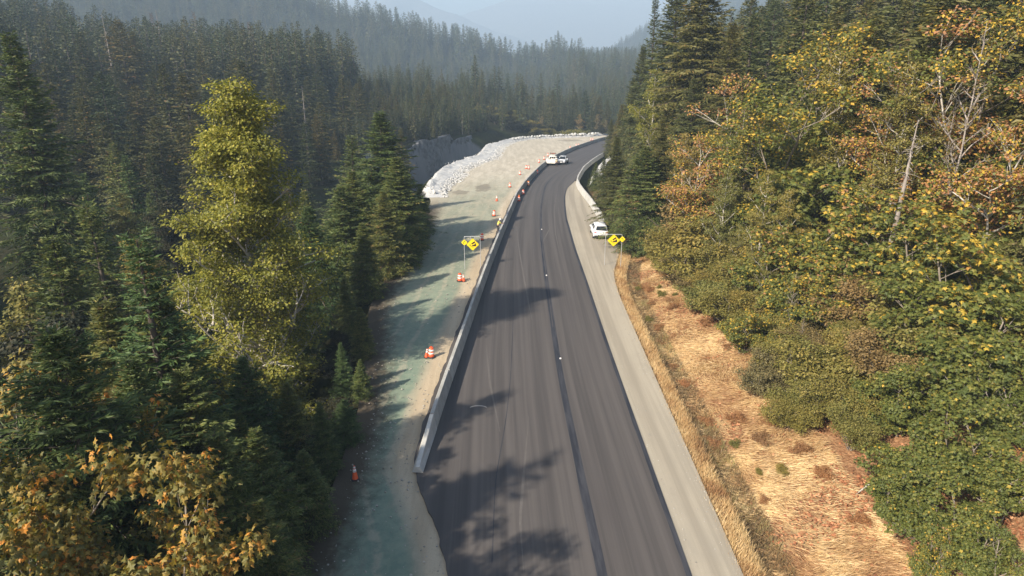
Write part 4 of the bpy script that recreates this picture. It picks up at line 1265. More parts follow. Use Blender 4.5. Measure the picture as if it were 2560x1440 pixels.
MB = {'g': M['maple_green'], 'm': M['maple_mixed'], 'y': M['maple_yellow'], 'b': M['maple_brown']}
right_maples = [
    (5, 'b', 1830, 185, 72, 1.15, 'russet maple with thinning leaves high on the left of the hillside'),
    (5, 'b', 1800, 330, 68, 1.2, 'smaller russet maple below the high russet maple'),
    (4, 'y', 2010, 55, 66, 1.25, 'large maple with golden yellow top in the upper middle of the hillside'),
    (4, 'y', 2130, 40, 62, 1.2, 'yellow-green maple right of the golden-topped maple'),
    (4, 'y', 1950, 235, 60, 1.2, 'maple with a golden shelf of leaves on the middle slope'),
    (0, 'g', 2090, 290, 57, 1.1, 'green maple below the golden maples'),
    (5, 'b', 2440, 5, 50, 1.2, 'tall russet maple near the upper right corner'),
    (5, 'b', 2330, 170, 54, 1.15, 'russet maple left of the tall corner maple'),
    (5, 'b', 2540, 180, 45, 1.1, 'russet maple cut by the right edge of the picture'),
    (4, 'y', 2540, -40, 52, 1.1, 'yellow maple in the upper right corner'),
    (1, 'm', 2080, 470, 50, 1.25, 'orange and green maple in the middle of the slope'),
    (1, 'm', 2250, 480, 46, 1.25, 'green maple dotted with yellow leaves in the centre right'),
    (1, 'y', 2500, 500, 38, 1.15, 'bright orange and yellow maple at the right edge'),
    (1, 'm', 2390, 470, 43, 1.1, 'pale turning maple between the dotted and the bright maple'),
    (0, 'g', 2360, 690, 37, 1.2, 'dark green maple in the centre of the right foreground'),
    (0, 'g', 2500, 720, 33, 1.2, 'dark green maple at the right edge of the foreground'),
    (1, 'm', 2130, 660, 44, 1.2, 'turning maple above the olive thicket'),
    (0, 'g', 2290, 900, 33, 1.1, 'low green maple spreading over the leaf litter'),
    (0, 'g', 2450, 1000, 28, 1.1, 'green maple in the lower right corner'),
    (0, 'g', 2300, 1080, 28.5, 1.1, 'small green maple low on the leaf litter left of the corner maple'),
    (1, 'g', 2540, 900, 30, 1.1, 'green maple with few yellow leaves at the lower right edge'),
    (0, 'g', 2260, 1170, 27, 1.1, 'sparse green maple over the rust-coloured litter'),
    (0, 'g', 2400, 1190, 25, 1.1, 'low green maple above the bottom right litter'),
    (1, 'g', 2500, 1290, 23, 1.0, 'lowest green maple at the bottom right'),
    (1, 'm', 2350, 1330, 23.5, 0.8, 'maple sapling on the litter near the bottom edge'),
    (0, 'g', 2540, 1130, 25.5, 1.0, 'green maple bough reaching into the lower right corner of the picture'),
    (0, 'g', 2200, 960, 34, 1.2, 'green maple whose low boughs spread beside the straw'),
    (1, 'm', 1990, 560, 50, 1.1, 'small yellow-spotted maple at the left of the maple slope'),
]
for i, c, px, py, y, wf, lab in right_maples:
    tree_at((MP + MPF)[i], 'maple_tree', px, py, y, lab, 'tree', 'maples on the right hillside', wf, mat=MB[c], hmin=3)
alders = [(0, 1640, 170, 108, 'yellow-green birch-like tree among the skyline firs', M['poplar'], None),
    (0, 2160, 120, 56, 'leaning pale-trunked alder in the middle of the slope', M['shrub'], (0, -0.16)),
    (0, 2290, 150, 50, 'tall straight pale-trunked alder right of the leaning one', M['shrub'], None),
    (1, 1890, 330, 62, 'bare grey alder below the russet maples', M['shrub_brown'], None),
    (1, 1860, 250, 70, 'thin bare alder behind the russet maples', M['shrub_brown'], None),
    (0, 1925, 420, 54, 'olive alder with pale stem above the thicket', M['shrub'], None),
    (0, 1980, 470, 52, 'slim olive alder above the yellow-spotted maple', M['shrub'], None),
    (1, 2480, 60, 47, 'bare white-stemmed alder in front of the tall russet maple', M['shrub_brown'], None),
    (1, 2400, 250, 49, 'bare branching alder below the russet maples', M['shrub_brown'], None),
    (0, 1820, 420, 60, 'olive alder left of the slope above the grass', M['shrub'], None),
    (1, 2240, 330, 53, 'bare forked alder beside the straight pale alder', M['shrub_brown'], None),
    (0, 1715, 330, 76, 'light green alder among the firs right of the wide dark fir', M['shrub'], None)]
for i, px, py, y, lab, mt, tl in alders:
    tree_at(AL[i], 'alder_tree', px, py, y, lab, 'tree', 'alders on the right hillside', 1.1, mat=mt, tilt=tl)
sn = tree_at(SN[0], 'dead_tree', 2288, 300, 47, 'broken pale snag standing in the middle of the right slope', 'tree', None, 1.6)
shr = [(1905, 640, 54), (1840, 600, 58), (1790, 560, 62), (1950, 700, 50), (1880, 720, 50), (1960, 800, 46), (2030, 830, 44), (1930, 860, 45), (2110, 900, 41), (2000, 930, 41.5), (1930, 960, 42), (2190, 840, 41), (1710, 560, 67), (1740, 610, 64), (1680, 590, 69), (2060, 760, 46), (2150, 760, 44), (1990, 620, 54), (1870, 500, 62), (2080, 600, 52), (2060, 990, 38), (2230, 1000, 37), (1650, 610, 70), (1800, 480, 68), (1750, 440, 74), (1960, 520, 58), (2170, 560, 52), (2330, 600, 46)]
for k, (px, py, y) in enumerate(shr):
    low = px > 2400
    tree_at(SH[k % 3], 'shrub', px, py, y, 'small olive shrub in the lower right corner' if low else 'olive thicket shrub on the slope above the dry grass', 'shrub', 'shrubs in the lower right corner' if low else 'shrubs of the olive thicket', 1.55, M['shrub_brown'] if k % 7 == 3 else None, hmin=1.6)
# fill the slope between the placed trees
for k, (x, y) in enumerate(poisson((20, 46, 34, 100), 90, 3.4, 77)):
    d = x - float(x_shr(y))
    if d < 8.5 or not in_view(x, y, 1.02): continue
    if k % 4 == 0 and y > 45:
        plant(MP[k % 3], 'maple_tree', x, y, random.uniform(5, 8), 'understorey maple filling the slope between the taller trees', 'tree', 'understorey maples of the right slope', 1.1, None, [MB['m'], MB['g'], MB['y']][k // 4 % 3])
    else:
        plant(SH[k % 3], 'shrub', x, y, random.uniform(3, 5.5), 'understorey shrub between the trees of the right slope', 'shrub', 'understorey shrubs of the right slope', 1.4, None, [None, M['shrub_brown'], M['shrub'], None][k % 4])

for k, (px, py, y) in enumerate([(1930, 560, 50), (1990, 680, 46), (2060, 640, 47), (1890, 640, 53), (2140, 780, 41), (2010, 790, 43), (1850, 560, 57), (2200, 700, 42)]):
    tree_at(AL[k % 2], 'alder_tree', px, py, y, 'slender grey-stemmed alder rising out of the olive thicket', 'tree', 'slender alders in the thicket', 1.0, mat=M['shrub'] if k % 2 == 0 else M['shrub_brown'])
# thicket pushing out over the dry grass
for k, (x, y) in enumerate(poisson((14, 26, 33, 70), 60, 2.0, 97)):
    d = x - float(x_shr(y))
    if not (np.interp(y, [33, 38, 50, 60, 70], [7.2, 5.6, 6.3, 6.0, 5.0]) < d < 13): continue
    if k % 5 == 4:
        plant(MP[k % 2], 'maple_tree', x, y, random.uniform(3.0, 5.0), 'young maple among the shrubs at the front of the thicket', 'tree', 'young maples at the front of the thicket', 1.1, None, MB['my'[k // 5 % 2]])
        continue
    plant(SH[k % 3], 'shrub', x, y, random.uniform(2.4, 4.6), 'leafy shrub at the front of the thicket beside the dry grass', 'shrub', 'shrubs at the front of the thicket', 1.35, None, [None, None, M['shrub_brown'], M['shrub']][k % 4])
for n_, P_ in (('FH', FH), ('FM', FM), ('MP', MP), ('MPL', MPL), ('MPF', MPF), ('SH', SH), ('AL', AL), ('PO', [PO])):
    print(n_, [len(p.crown.polygons) for p in P_], [len(p.trunk.polygons) for p in P_], [round(p.h, 1) for p in P_])

# ================================================================== FAR FOREST (uncountable mass)
def far_points():
    g = np.random.default_rng(55)
    P = []
    def sample(n, y0, y1, f, hlo, hhi, pw=1.0):
        y = y0 + (y1 - y0) * g.uniform(size=n) ** pw
        x = g.uniform(-1, 1, n) * (0.80 * (y * CP + 6) + 10)
        k = f(x, y)
        x, y = x[k], y[k]
        P.append(np.stack([x, y, H(x, y) - 0.4, g.uniform(hlo, hhi, len(x)) / 26.0], -1))
    sample(2000, 185, 300, lambda x, y: (x < np.minimum(x_bank(y) - 2, np.where(y < 205, -112, -62))), 19, 30)
    sample(3000, 262, 480, lambda x, y: (x < x_bank(y) - 2) & (x < -95), 13, 30)
    sample(2600, 300, 620, lambda x, y: (x < -120 - 0.12 * (y - 300)), 14, 30)
    sample(8500, 600, 1500, lambda x, y: x < 700, 16, 34)
    sample(1500, 246, 345, lambda x, y: (x < x_bank(y) - 2) & (x > -75) & (x < 130), 6, 13)
    sample(4200, 335, 620, lambda x, y: (x > -150) & (x < 260), 9, 19)
    P.append(np.array([[-17., 9, -3.5, .86], [-20, 13, -5, 1.02], [-15.5, 5, -3, .8], [-13.5, 12, -2.5, .6]]))  # unseen near firs, added to cast shadows on the road
    ye = g.uniform(184, 262, 150); xe = x_bank(ye) - g.uniform(1.5, 16, 150)
    P.append(np.stack([xe, ye, H(xe, ye) - .4, g.uniform(5, 12, 150) / 26.0], -1))
    # tall remnant stand on the crest of the ridge
    xr = g.uniform(-460, 92, 520); yr = 935 + g.normal(0, 30, 520)
    P.append(np.stack([xr, yr, H(xr, yr) - .4, g.uniform(36, 56, 520) / 26.0 * (1 - 0.2 * sstep(40, 100, xr))], -1))
    # right hillside beyond the individually built trees
    y = g.uniform(60, 420, 2200); x = x_shr(y) + np.where(y > 150, 29, 41) + g.uniform(0, 220, 2200)
    k = (np.abs(x) < 0.80 * (y * CP + 6) + 10) & (y < 280)
    P.append(np.stack([x[k], y[k], H(x[k], y[k]) - .4, g.uniform(18, 27, k.sum()) / 26.0], -1))
    # wood out of view on the left and behind, which shades the near left bank
    x = g.uniform(-105, -24, 420); y = g.uniform(-45, 60, 420)
    k = (np.abs(x) > 0.86 * (np.maximum(y, 0) * CP + 6) + 8)
    P.append(np.stack([x[k], y[k], H(x[k], y[k]) - .4, g.uniform(19, 28, k.sum()) / 26.0], -1))
    # mountain slope on the right of the valley
    x = g.uniform(150, 1000, 6500); y = g.uniform(1560, 2030, 6500)
    z = MR(x, y); k = z > -50
    P.append(np.stack([x[k], y[k], z[k] - 1, g.uniform(20, 34, k.sum()) / 26.0], -1))
    return np.concatenate(P)
FP = far_points()
print('far trees', len(FP))
me = bpy.data.meshes.new('far_forest')
me.vertices.add(len(FP)); me.vertices.foreach_set('co', FP[:, :3].astype(np.float32).ravel())
a = me.attributes.new('tree_scale', 'FLOAT', 'POINT'); a.data.foreach_set('value', FP[:, 3].astype(np.float32))
forest = add('far_forest', me)
tag(forest, 'hazy mass of conifers covering the far ridge and valley, plus unseen near trees added for shade', 'forest', kind='stuff')
fc = bpy.data.collections.new('forest_tree_meshes')
for d in FF_:
    (wv, wf), (V, F, T), h = d
    m2 = mk_mesh('far_fir', np.concatenate([V, wv]), np.concatenate([F, wf + len(V)]), [M['needles_far'], M['bark_fir']], False, tint=np.concatenate([T, np.full(len(wf), .3)]))
    mi = np.zeros(len(F) + len(wf), dtype=np.int32); mi[len(F):] = 1
    m2.polygons.foreach_set('material_index', mi)
    fc.objects.link(bpy.data.objects.new('far_fir', m2))
ng = bpy.data.node_groups.new('scatter_forest', 'GeometryNodeTree')
ng.interface.new_socket('Geometry', in_out='INPUT', socket_type='NodeSocketGeometry')
ng.interface.new_socket('Geometry', in_out='OUTPUT', socket_type='NodeSocketGeometry')
N = ng.nodes
gi = N.new('NodeGroupInput'); go = N.new('NodeGroupOutput')
m2p = N.new('GeometryNodeMeshToPoints'); iop = N.new('GeometryNodeInstanceOnPoints')
ci = N.new('GeometryNodeCollectionInfo'); ci.inputs['Collection'].default_value = fc
ci.inputs['Separate Children'].default_value = True; ci.inputs['Reset Children'].default_value = True
iop.inputs['Pick Instance'].default_value = True
ra = N.new('FunctionNodeRandomValue'); ra.data_type = 'FLOAT_VECTOR'
ra.inputs[0].default_value = (-0.04, -0.04, 0); ra.inputs[1].default_value = (0.04, 0.04, 6.283)
na = N.new('GeometryNodeInputNamedAttribute'); na.data_type = 'FLOAT'; na.inputs[0].default_value = 'tree_scale'
LN = ng.links.new
LN(gi.outputs[0], m2p.inputs['Mesh']); LN(m2p.outputs[0], iop.inputs['Points']); LN(ci.outputs[0], iop.inputs['Instance'])
LN(ra.outputs[0], iop.inputs['Rotation']); LN(na.outputs[0], iop.inputs['Scale']); LN(iop.outputs[0], go.inputs[0])
md = forest.modifiers.new('scatter', 'NODES'); md.node_group = ng
# grey dead poles on the hazy hillside
gg = np.random.default_rng(71)
for k in range(26):
    y = gg.uniform(270, 420); px = gg.uniform(10, 760); x = (px - 1280) / FPX * (y * CP + 5)
    if x > float(x_bank(y)) - 4: continue
    p = DEAD if k % 4 == 0 else SN[k % 3]
    plant(p, 'dead_tree', x, y, gg.uniform(24, 34), 'pale dead conifer pole on the hazy hillside at upper left', 'tree', 'dead conifers on the hazy hillside')

# ================================================================== GRASS, WEEDS, LITTER on the right bank
def blades(n, d0, d1, y0, y1, L, W, lie, seed, ypow=1.6, dpow=1.0):
    g = np.random.default_rng(seed)
    y = y0 + (y1 - y0) * g.uniform(size=n) ** ypow
    d = d0 + (d1 - d0) * g.uniform(size=n) ** dpow
    cl = fbm(d * 1.4, y * 1.1, seed + 3, 3)
    keep = g.uniform(size=n) < np.clip(cl * 1.6, 0.45 if not lie else 0.15, 1)
    if lie:
        xq = x_shr(y) + d
        keep &= g.uniform(size=len(y)) > 0.8 * np.clip((fbm(xq / 2.1, y / 2.1, 333, 3) - 0.44) * 7, 0, 1)
    y, d, cl = y[keep], d[keep], cl[keep]; n = len(y)
    x = x_shr(y) + d
    z = H(x, y)
    if lie:
        a = (fbm(x / 3.2, y / 3.2, seed + 8, 3) - 0.5) * 5.5 + math.radians(-38) + g.normal(0, .35, n)
        dr = np.stack([np.cos(a), np.sin(a), g.uniform(0.02, 0.35, n)], -1)
        z = z + g.uniform(0.02, 0.20, n)
    else:
        a = g.uniform(0, 2 * PI, n)
        t = g.uniform(0.1, 0.6, n)
        dr = np.stack([np.cos(a) * t + .18, np.sin(a) * t, np.ones(n)], -1)
    nn = norm(g.normal(size=(n, 3)) + np.array([0, 0, 0.6]))
    o = np.stack([x, y, z], -1)
    V, F, k = leaves(LEAF_T, o, dr, nn, L * g.uniform(.5, 1.3, n), W * g.uniform(.7, 1.3, n))
    T = np.clip((fbm(x / 1.6, y / 1.6, seed + 5, 3) - .5) * 1.5 + .55 + g.normal(0, .18, n), 0, 1)
    return V, F, T
V, F, T = blades(60000, -0.15, 1.25, 14, 76, 0.42, 0.022, False, 301, 1.5)
tag(add('dry_grass', mk_mesh('dry_grass', V, F, [M['grass']], tint=T)), 'tall straw-coloured grass along the edge of the shoulder', 'grass', kind='stuff')
V, F, T = blades(170000, 1.4, 7.6, 14, 80, 0.5, 0.024, True, 311, 1.5)
tag(add('matted_grass', mk_mesh('matted_grass', V, F, [M['grass']], tint=T)), 'flattened straw grass on the right bank', 'grass', kind='stuff')
V, F, T = blades(30000, 1.1, 2.6, 14, 72, 0.42, 0.03, False, 321, 1.6)
tag(add('brown_weeds', mk_mesh('brown_weeds', V, F, [M['weeds']], tint=T)), 'brown dry weeds in the ditch beside the tall grass', 'weeds', kind='stuff')
def litter(n, seed):
    g = np.random.default_rng(seed)
    y = 16 + 64 * g.uniform(size=n) ** 1.5
    d = 2.2 + 15 * g.uniform(size=n) ** 0.8
    x = x_shr(y) + d
    cl = fbm(x / 2.1, y / 2.1, seed + 2, 3)
    dens = np.clip((cl - 0.44) * 6, 0.04, 1) * np.clip(0.35 + (d - 2.5) / 5, 0.2, 1)
    k = g.uniform(size=n) < dens
    x, y = x[k], y[k]; n = len(x)
    o = np.stack([x, y, H(x, y) + g.uniform(.06, .22, n)], -1)
    a = g.uniform(0, 2 * PI, n)
    V, F, q = leaves(MAPLE_T, o, np.stack([np.cos(a), np.sin(a), g.normal(0, .25, n)], -1), np.array([0, 0, 1.]) + g.normal(0, .35, (n, 3)), .17 * g.uniform(.6, 1.3, n), .18 * g.uniform(.6, 1.2, n))
    return V, F, np.repeat(g.uniform(0, 1, n), q)
V, F, T = litter(60000, 331)
tag(add('leaf_litter', mk_mesh('leaf_litter', V, F, [M['litter']], tint=T)), 'fallen russet maple leaves scattered over the bank', 'leaves', kind='stuff')
for k, (px, py, y) in enumerate([(1655, 720, 60), (1690, 715, 59.5), (1625, 770, 55), (1840, 1085, 35), (1900, 1170, 32), (1960, 1160, 32), (1600, 700, 63), (1650, 690, 62)]):
    x, _ = ray_at_y(px, py, y)
    plant(SH[k % 3], 'shrub', x, y, random.uniform(.5, .9), 'tuft of green weeds standing in the dry grass of the bank', 'plant', 'green tufts in the dry grass', 1.1, None, M['shrub'])
M['fern'] = mat_leaf('rust_fern', [(0, (0.17, 0.08, 0.035)), (0.6, (0.34, 0.175, 0.075)), (1, (0.46, 0.29, 0.13))], OT, 0.3, 0.3)
FERN = Proto(broadleaf(141, 1.2, 1.1, 7, .3, 3, 3, 2, 10, .22, LEAF_T, .12, .05, .5, .012), M['fern'], M['bark_fir'], 'fronds')
for k, (x, y) in enumerate(poisson((11.5, 17.5, 24, 69), 60, 1.1, 123)):
    d = x - float(x_shr(y))
    if not 1.8 < d < 7: continue
    if fbm(np.array([x / 2.1]), np.array([y / 2.1]), 333, 3)[0] < 0.44 and y < 56: continue
    plant(FERN, 'fern', x, y, random.uniform(.45, .85), 'low rust-coloured fern clump on the dry bank', 'plant', 'rust ferns on the dry bank', 1.2, trunk='stems')
# fallen pale stems on the bank
for px0, py0, y0, px1, py1, y1, lab in [(2125, 1320, 29.5, 2165, 1300, 30.2, 'short pale fallen branch lying on the straw at lower right'), (1738, 572, 66, 1850, 650, 58, 'long pale bent stem arching out of the thicket above the grass')]:
    xa, za = ray_at_y(px0, py0, y0); xb, zb_ = ray_at_y(px1, py1, y1)
    if lab.startswith('short'): za = Hs(xa, y0) + .12; zb_ = Hs(xb, y1) + .2
    s = np.linspace(0, 1, 7)
    pts = np.stack([xa + (xb - xa) * s, y0 + (y1 - y0) * s, za + (zb_ - za) * s + 0.5 * np.sin(PI * s) * (0 if lab.startswith('short') else 1)], -1)
    v, f = tube_np(pts, np.linspace(.035, .06, 7), 6)
    tag(add('fallen_branch', mk_mesh('fallen_branch', v, f, [M['bark_pale']], True)), lab, 'branch')

# ================================================================== ROAD WORKS
def barrel_meshes():
    d = {}
    bm = bmesh.new()
    bm_lathe(bm, [(.285, .05), (.29, .10), (.285, .27), (.265, .285), (.26, .46), (.245, .475), (.24, .64), (.225, .655), (.22, .86), (.20, .90), (.19, .93), (.06, .945)], 18)
    d['body'] = bm_mesh('barrel_body', bm, M['orange'], True)
    for nm, z0, r0, z1, r1 in (('low', .32, .268, .47, .262), ('high', .60, .247, .76, .236)):
        bm = bmesh.new()
        bm_lathe(bm, [(r0 - .03, z0), (r0 + .003, z0), (r1 + .003, z1), (r1 - .03, z1)], 18)
        d[nm] = bm_mesh('reflective_band', bm, M['white_band'], True)
    bm = bmesh.new(); bm_lathe(bm, [(.20, 0), (.42, 0), (.43, .03), (.40, .065), (.29, .07)], 18)
    d['base'] = bm_mesh('rubber_base', bm, M['rubber'], True)
    bm = bmesh.new(); bm_box(bm, 0, 0, .985, .17, .035, .10, .012)
    d['handle'] = bm_mesh('handle', bm, M['orange'])
    bm = bmesh.new(); bm_cyl(bm, (0, -.05, 1.15), (0, .05, 1.15), .10, n=14); bm_box(bm, 0, 0, 1.02, .16, .09, .10, .01)
    d['lamp'] = bm_mesh('warning_lamp', bm, M['orange_lit'])
    d['body_lit'] = d['body'].copy(); d['body_lit'].materials.clear(); d['body_lit'].materials.append(M['orange_lit'])
    return d
BM_ = barrel_meshes()
def barrel(loc, label, group, rz=0.0, lamp=False, tilt=None, lit=False):
    t = thing('traffic_barrel', label, 'barrel', loc, rz, group, (.80, .80, .83))
    if tilt: t.rotation_euler = (tilt[0], tilt[1], rz)
    add('barrel_body', BM_['body_lit' if lit else 'body'], t); add('reflective_band', BM_['low'], t); add('reflective_band', BM_['high'], t)
    add('rubber_base', BM_['base'], t); add('handle', BM_['handle'], t)
    if lamp: add('warning_lamp', BM_['lamp'], t)
    return t
def cone_meshes():
    d = {}
    bm = bmesh.new(); bm_lathe(bm, [(.15, .03), (.14, .05), (.035, .70), (.03, .71)], 16); d['cone'] = bm_mesh('cone_body', bm, M['orange'], True)
    bm = bmesh.new(); bm_box(bm, 0, 0, .018, .37, .37, .036, .01); d['base'] = bm_mesh('rubber_base', bm, M['rubber'])
    bm = bmesh.new(); bm_lathe(bm, [(.07, .40), (.0875, .40), (.063, .55), (.04, .55)], 16); d['c1'] = bm_mesh('reflective_collar', bm, M['white_band'], True)
    bm = bmesh.new(); bm_lathe(bm, [(.035, .59), (.057, .59), (.043, .68), (.03, .68)], 16); d['c2'] = bm_mesh('reflective_collar', bm, M['white_band'], True)
    return d
CM = cone_meshes()
def cone(loc, label, rz=0, tilt=None, s=1.0):
    t = thing('traffic_cone', label, 'cone', loc, rz, 'traffic cones on the gravel pad', (s, s, s))
    if tilt: t.rotation_euler = (tilt[0], tilt[1], rz)
    for k, n in (('cone', 'cone_body'), ('base', 'rubber_base'), ('c1', 'reflective_collar'), ('c2', 'reflective_collar')):
        add(n, CM[k], t)
    return t
PADZ = -0.10
def padpt(px, py): 
    x, y, z = on_road(px, py, PADZ); return (x, y, z)
GP = 'barrels on the gravel pad'
barrel(padpt(1078, 892), 'orange and white barrel on the shaded gravel, nearest of all barrels', GP, .4, tilt=(0, 0.05))
cone(padpt(1066, 893), 'traffic cone leaning against the nearest barrel', .3, (0.05, 0.12))
barrel(padpt(1150, 702), 'barrel on sunlit gravel just below the left yellow signs', GP, 1.0)
cone(padpt(1160, 703), 'orange cone beside the barrel below the left yellow signs', .2, (0.0, -0.10))
barrel(padpt(1204, 600), 'tilted barrel in tree shade just right of the left sign frame', GP, .2, tilt=(0, .12))
barrel(padpt(1235, 540), 'barrel in the tree shade level with the worker at the barrier', GP, .7, tilt=(0, .1))
cone(padpt(1242, 503), 'lone traffic cone with a tall white collar on the sunlit pad', .5, s=1.25)
barrel(padpt(1275, 468), 'barrel on the pad beyond the lone traffic cone', GP, .3)
barrel(padpt(1300, 437), 'barrel on the pad left of the pair standing together', GP, .9)
barrel(padpt(1316, 422), 'left barrel of the pair standing together on the pad', GP, .9)
barrel(padpt(1322, 423), 'right barrel of the pair standing together on the pad', GP, .1)
barrel(padpt(1347.5, 406.5), 'barrel behind the left barrier, nearest to the service truck of three', GP, .4)
barrel(padpt(1360.5, 399), 'middle barrel of the three behind the left barrier by the service truck', GP, .8)
barrel(padpt(1369.5, 390.5), 'farthest barrel of the three behind the service truck', GP, .3)
barrel(padpt(1425.5, 372.5), 'lone far barrel behind the barrier beyond the trucks', GP, .3)
barrel(padpt(1441, 366), 'left barrel of the far pair behind the barrier', GP, .3)
barrel(padpt(1446.5, 366), 'right barrel of the far pair behind the barrier', GP, .6)
barrel(padpt(1477, 351), 'left barrel of the farthest pair near the rim blocks', GP, .3)
barrel(padpt(1482, 351), 'right barrel of the farthest pair near the rim blocks', GP, .6)
GR = 'barrels on the road against the left barrier'
barrel(on_road(1297.5, 503), 'barrel with orange lamp on the road, nearest of those against the barrier', GR, .2, lamp=True)
barrel(on_road(1308.0, 486), 'second barrel on the road against the barrier, counted from the near end', GR, .6)
barrel(on_road(1321.0, 463.5), 'bright orange barrel, third along the barrier on the road', GR, .6, lit=True)
barrel(on_road(1343.0, 435), 'faded barrel on the road, last before the service truck', GR, .6)
x_, y_, z_ = padpt(888, 1197)
cone((x_, y_, z_), 'orange cone with white collars in deep shade at the forest edge', .4, s=1.15)

# ---------------------------------------------------------------- yellow warning signs
def plate(bm, s, t=0.006):
    """square plate on its corner in the xz plane, front at -y"""
    c = 0.06
    pts = []
    for a in range(4):
        dx, dz = math.sin(a * PI / 2), -math.cos(a * PI / 2)
        px_, pz_ = math.cos(a * PI / 2), math.sin(a * PI / 2)
        for q in (-1, 1):
            pts.append((dx * (s - c) + px_ * q * c * .7, 0, dz * (s - c) + pz_ * q * c * .7))
    bm_poly(bm, pts, (0, t, 0))
def poly_xz(bm, pts, s, y=-0.004, t=0.003, cx=0, cz=0):
    bm_poly(bm, [(cx + a * s, y, cz + b * s) for a, b in pts], (0, t, 0))
def stroke(bm, pts, w, s, y=-0.004, cx=0, cz=0):
    for (a, b), (c, d) in zip(pts[:-1], pts[1:]):
        v = Vector((c - a, d - b)); n = Vector((-v.y, v.x)).normalized() * w / 2
        poly_xz(bm, [(a + n.x, b + n.y), (a - n.x, b - n.y), (c - n.x, d - n.y), (c + n.x, d + n.y)], s, y, .003, cx, cz)
def sign_frame(loc, w, h, label, big, small, rz=0.0, small_mirror=False):
    t = thing('warning_sign', label, 'sign', loc, rz, 'yellow hill and curve signs')
    r = .14
    pts = [(-w / 2, 0, -.3), (-w / 2, 0, h - r)] + [(-w / 2 + r - r * math.cos(a), 0, h - r + r * math.sin(a)) for a in np.linspace(.3, PI / 2, 5)]
    pts += [(w / 2 - r + r * math.sin(a), 0, h - r + r * math.cos(a)) for a in np.linspace(0, PI / 2 - .3, 5)] + [(w / 2, 0, h - r), (w / 2, 0, -.3)]
    v, f = tube_np(pts, .032, 8)
    add('sign_frame', mk_mesh('sign_frame', v, f, [M['steel']], True), t)
    bx, bz, bs = big
    bm = bmesh.new(); plate(bm, bs); g1 = add('grade_sign', bm_mesh('grade_sign', bm, M['sign_yellow']), t, (bx, -.06, bz))
    bm = bmesh.new()
    poly_xz(bm, [(-.40, -.31), (.52, -.28), (.52, .17)], bs)
    poly_xz(bm, [(-.22, .15), (.27, .51), (.40, .27), (-.11, -.02)], bs)
    poly_xz(bm, [(-.49, -.11), (-.42, .04), (-.26, -.05), (-.37, -.24)], bs)
    poly_xz(bm, [(-.05, -.07), (.03, -.02), (.06, -.09), (-.01, -.13)], bs); poly_xz(bm, [(.30, .17), (.40, .23), (.43, .16), (.33, .11)], bs)
    add('truck_pictogram', bm_mesh('truck_pictogram', bm, M['sign_black']), g1)
    bm = bmesh.new()
    stroke(bm, [(-.16, -.42), (-.05, -.42), (-.12, -.56)], .035, bs)
    stroke(bm, [(.02, -.56), (.14, -.42)], .03, bs); poly_xz(bm, [(.01, -.42), (.06, -.42), (.06, -.47), (.01, -.47)], bs); poly_xz(bm, [(.10, -.51), (.15, -.51), (.15, -.56), (.10, -.56)], bs)
    add('lettering', bm_mesh('lettering', bm, M['sign_black']), g1)
    bm = bmesh.new()
    for q in range(4):
        a0, a1 = q * PI / 2, (q + 1) * PI / 2
        stroke(bm, [(math.sin(a0) * .9, -math.cos(a0) * .9), (math.sin(a1) * .9, -math.cos(a1) * .9)], .03, bs, -.0035)
    add('border', bm_mesh('border', bm, M['sign_black']), g1)
    bm = bmesh.new(); bm_box(bm, -.12 * w, -.025, (bz + bs * .8 + h) / 2, .03, .012, h - bz - bs * .8, 0); bm_box(bm, .12 * w + bx, -.025, (bz + bs * .8 + h) / 2, .03, .012, h - bz - bs * .8, 0)
    add('hanger', bm_mesh('hanger', bm, M['steel']), t)
    sx, sz, ss = small
    bm = bmesh.new(); plate(bm, ss); g2 = add('curve_sign', bm_mesh('curve_sign', bm, M['sign_yellow']), t, (sx, -.045, sz))
    mir = -1 if small_mirror else 1
    bm = bmesh.new()
    arc = [(-.22 * mir, -.48), (-.24 * mir, -.2), (-.16 * mir, .08), (0.0, .26), (.12 * mir, .34)]
    stroke(bm, arc, .13, ss)
    hd = [(.02 * mir, .46), (.34 * mir, .48), (.22 * mir, .16)]
    poly_xz(bm, hd, ss)
    add('curve_arrow', bm_mesh('curve_arrow', bm, M['sign_black']), g2)
    for s_ in (-1, 1): pass
    return t
xl, yl, zl = padpt(1182, 671)
sign_frame((xl, yl, zl), 1.66, 3.45, 'yellow hill sign with small curve sign on a steel frame left of the barrier', (.04, 2.62, .70), (-.82, 2.83, .35))
x2, y2, z2 = on_road(1531, 668, -.3)
z2 = Hs(x2, y2)
sg = sign_frame((x2, y2, z2), 1.72, 3.25 - z2, 'yellow hill sign partly behind fir branches right of the parked car', (-.02, 2.62 - z2, .70), (.88, 2.74 - z2, .35), small_mirror=True)

# orange work sign behind the right barrier, seen almost edge-on
t = thing('work_sign', 'orange diamond work sign on a thin post behind the parked car', 'sign', (12.75, 88.5, Hs(12.75, 88.5)), math.radians(62))
bm = bmesh.new(); bm_cyl(bm, (0, 0, -.2), (0, 0, 1.75), .022, n=8); add('post', bm_mesh('post', bm, M['steel']), t)
bm = bmesh.new(); plate(bm, .6); pl = add('sign_panel', bm_mesh('sign_panel', bm, M['orange_lit']), t, (0, -.04, 2.0))
bm = bmesh.new()
for q in range(4):
    a0, a1 = q * PI / 2, (q + 1) * PI / 2
    stroke(bm, [(math.sin(a0) * .88, -math.cos(a0) * .88), (math.sin(a1) * .88, -math.cos(a1) * .88)], .04, .6, -.0035)
add('border', bm_mesh('border', bm, M['sign_black']), pl)

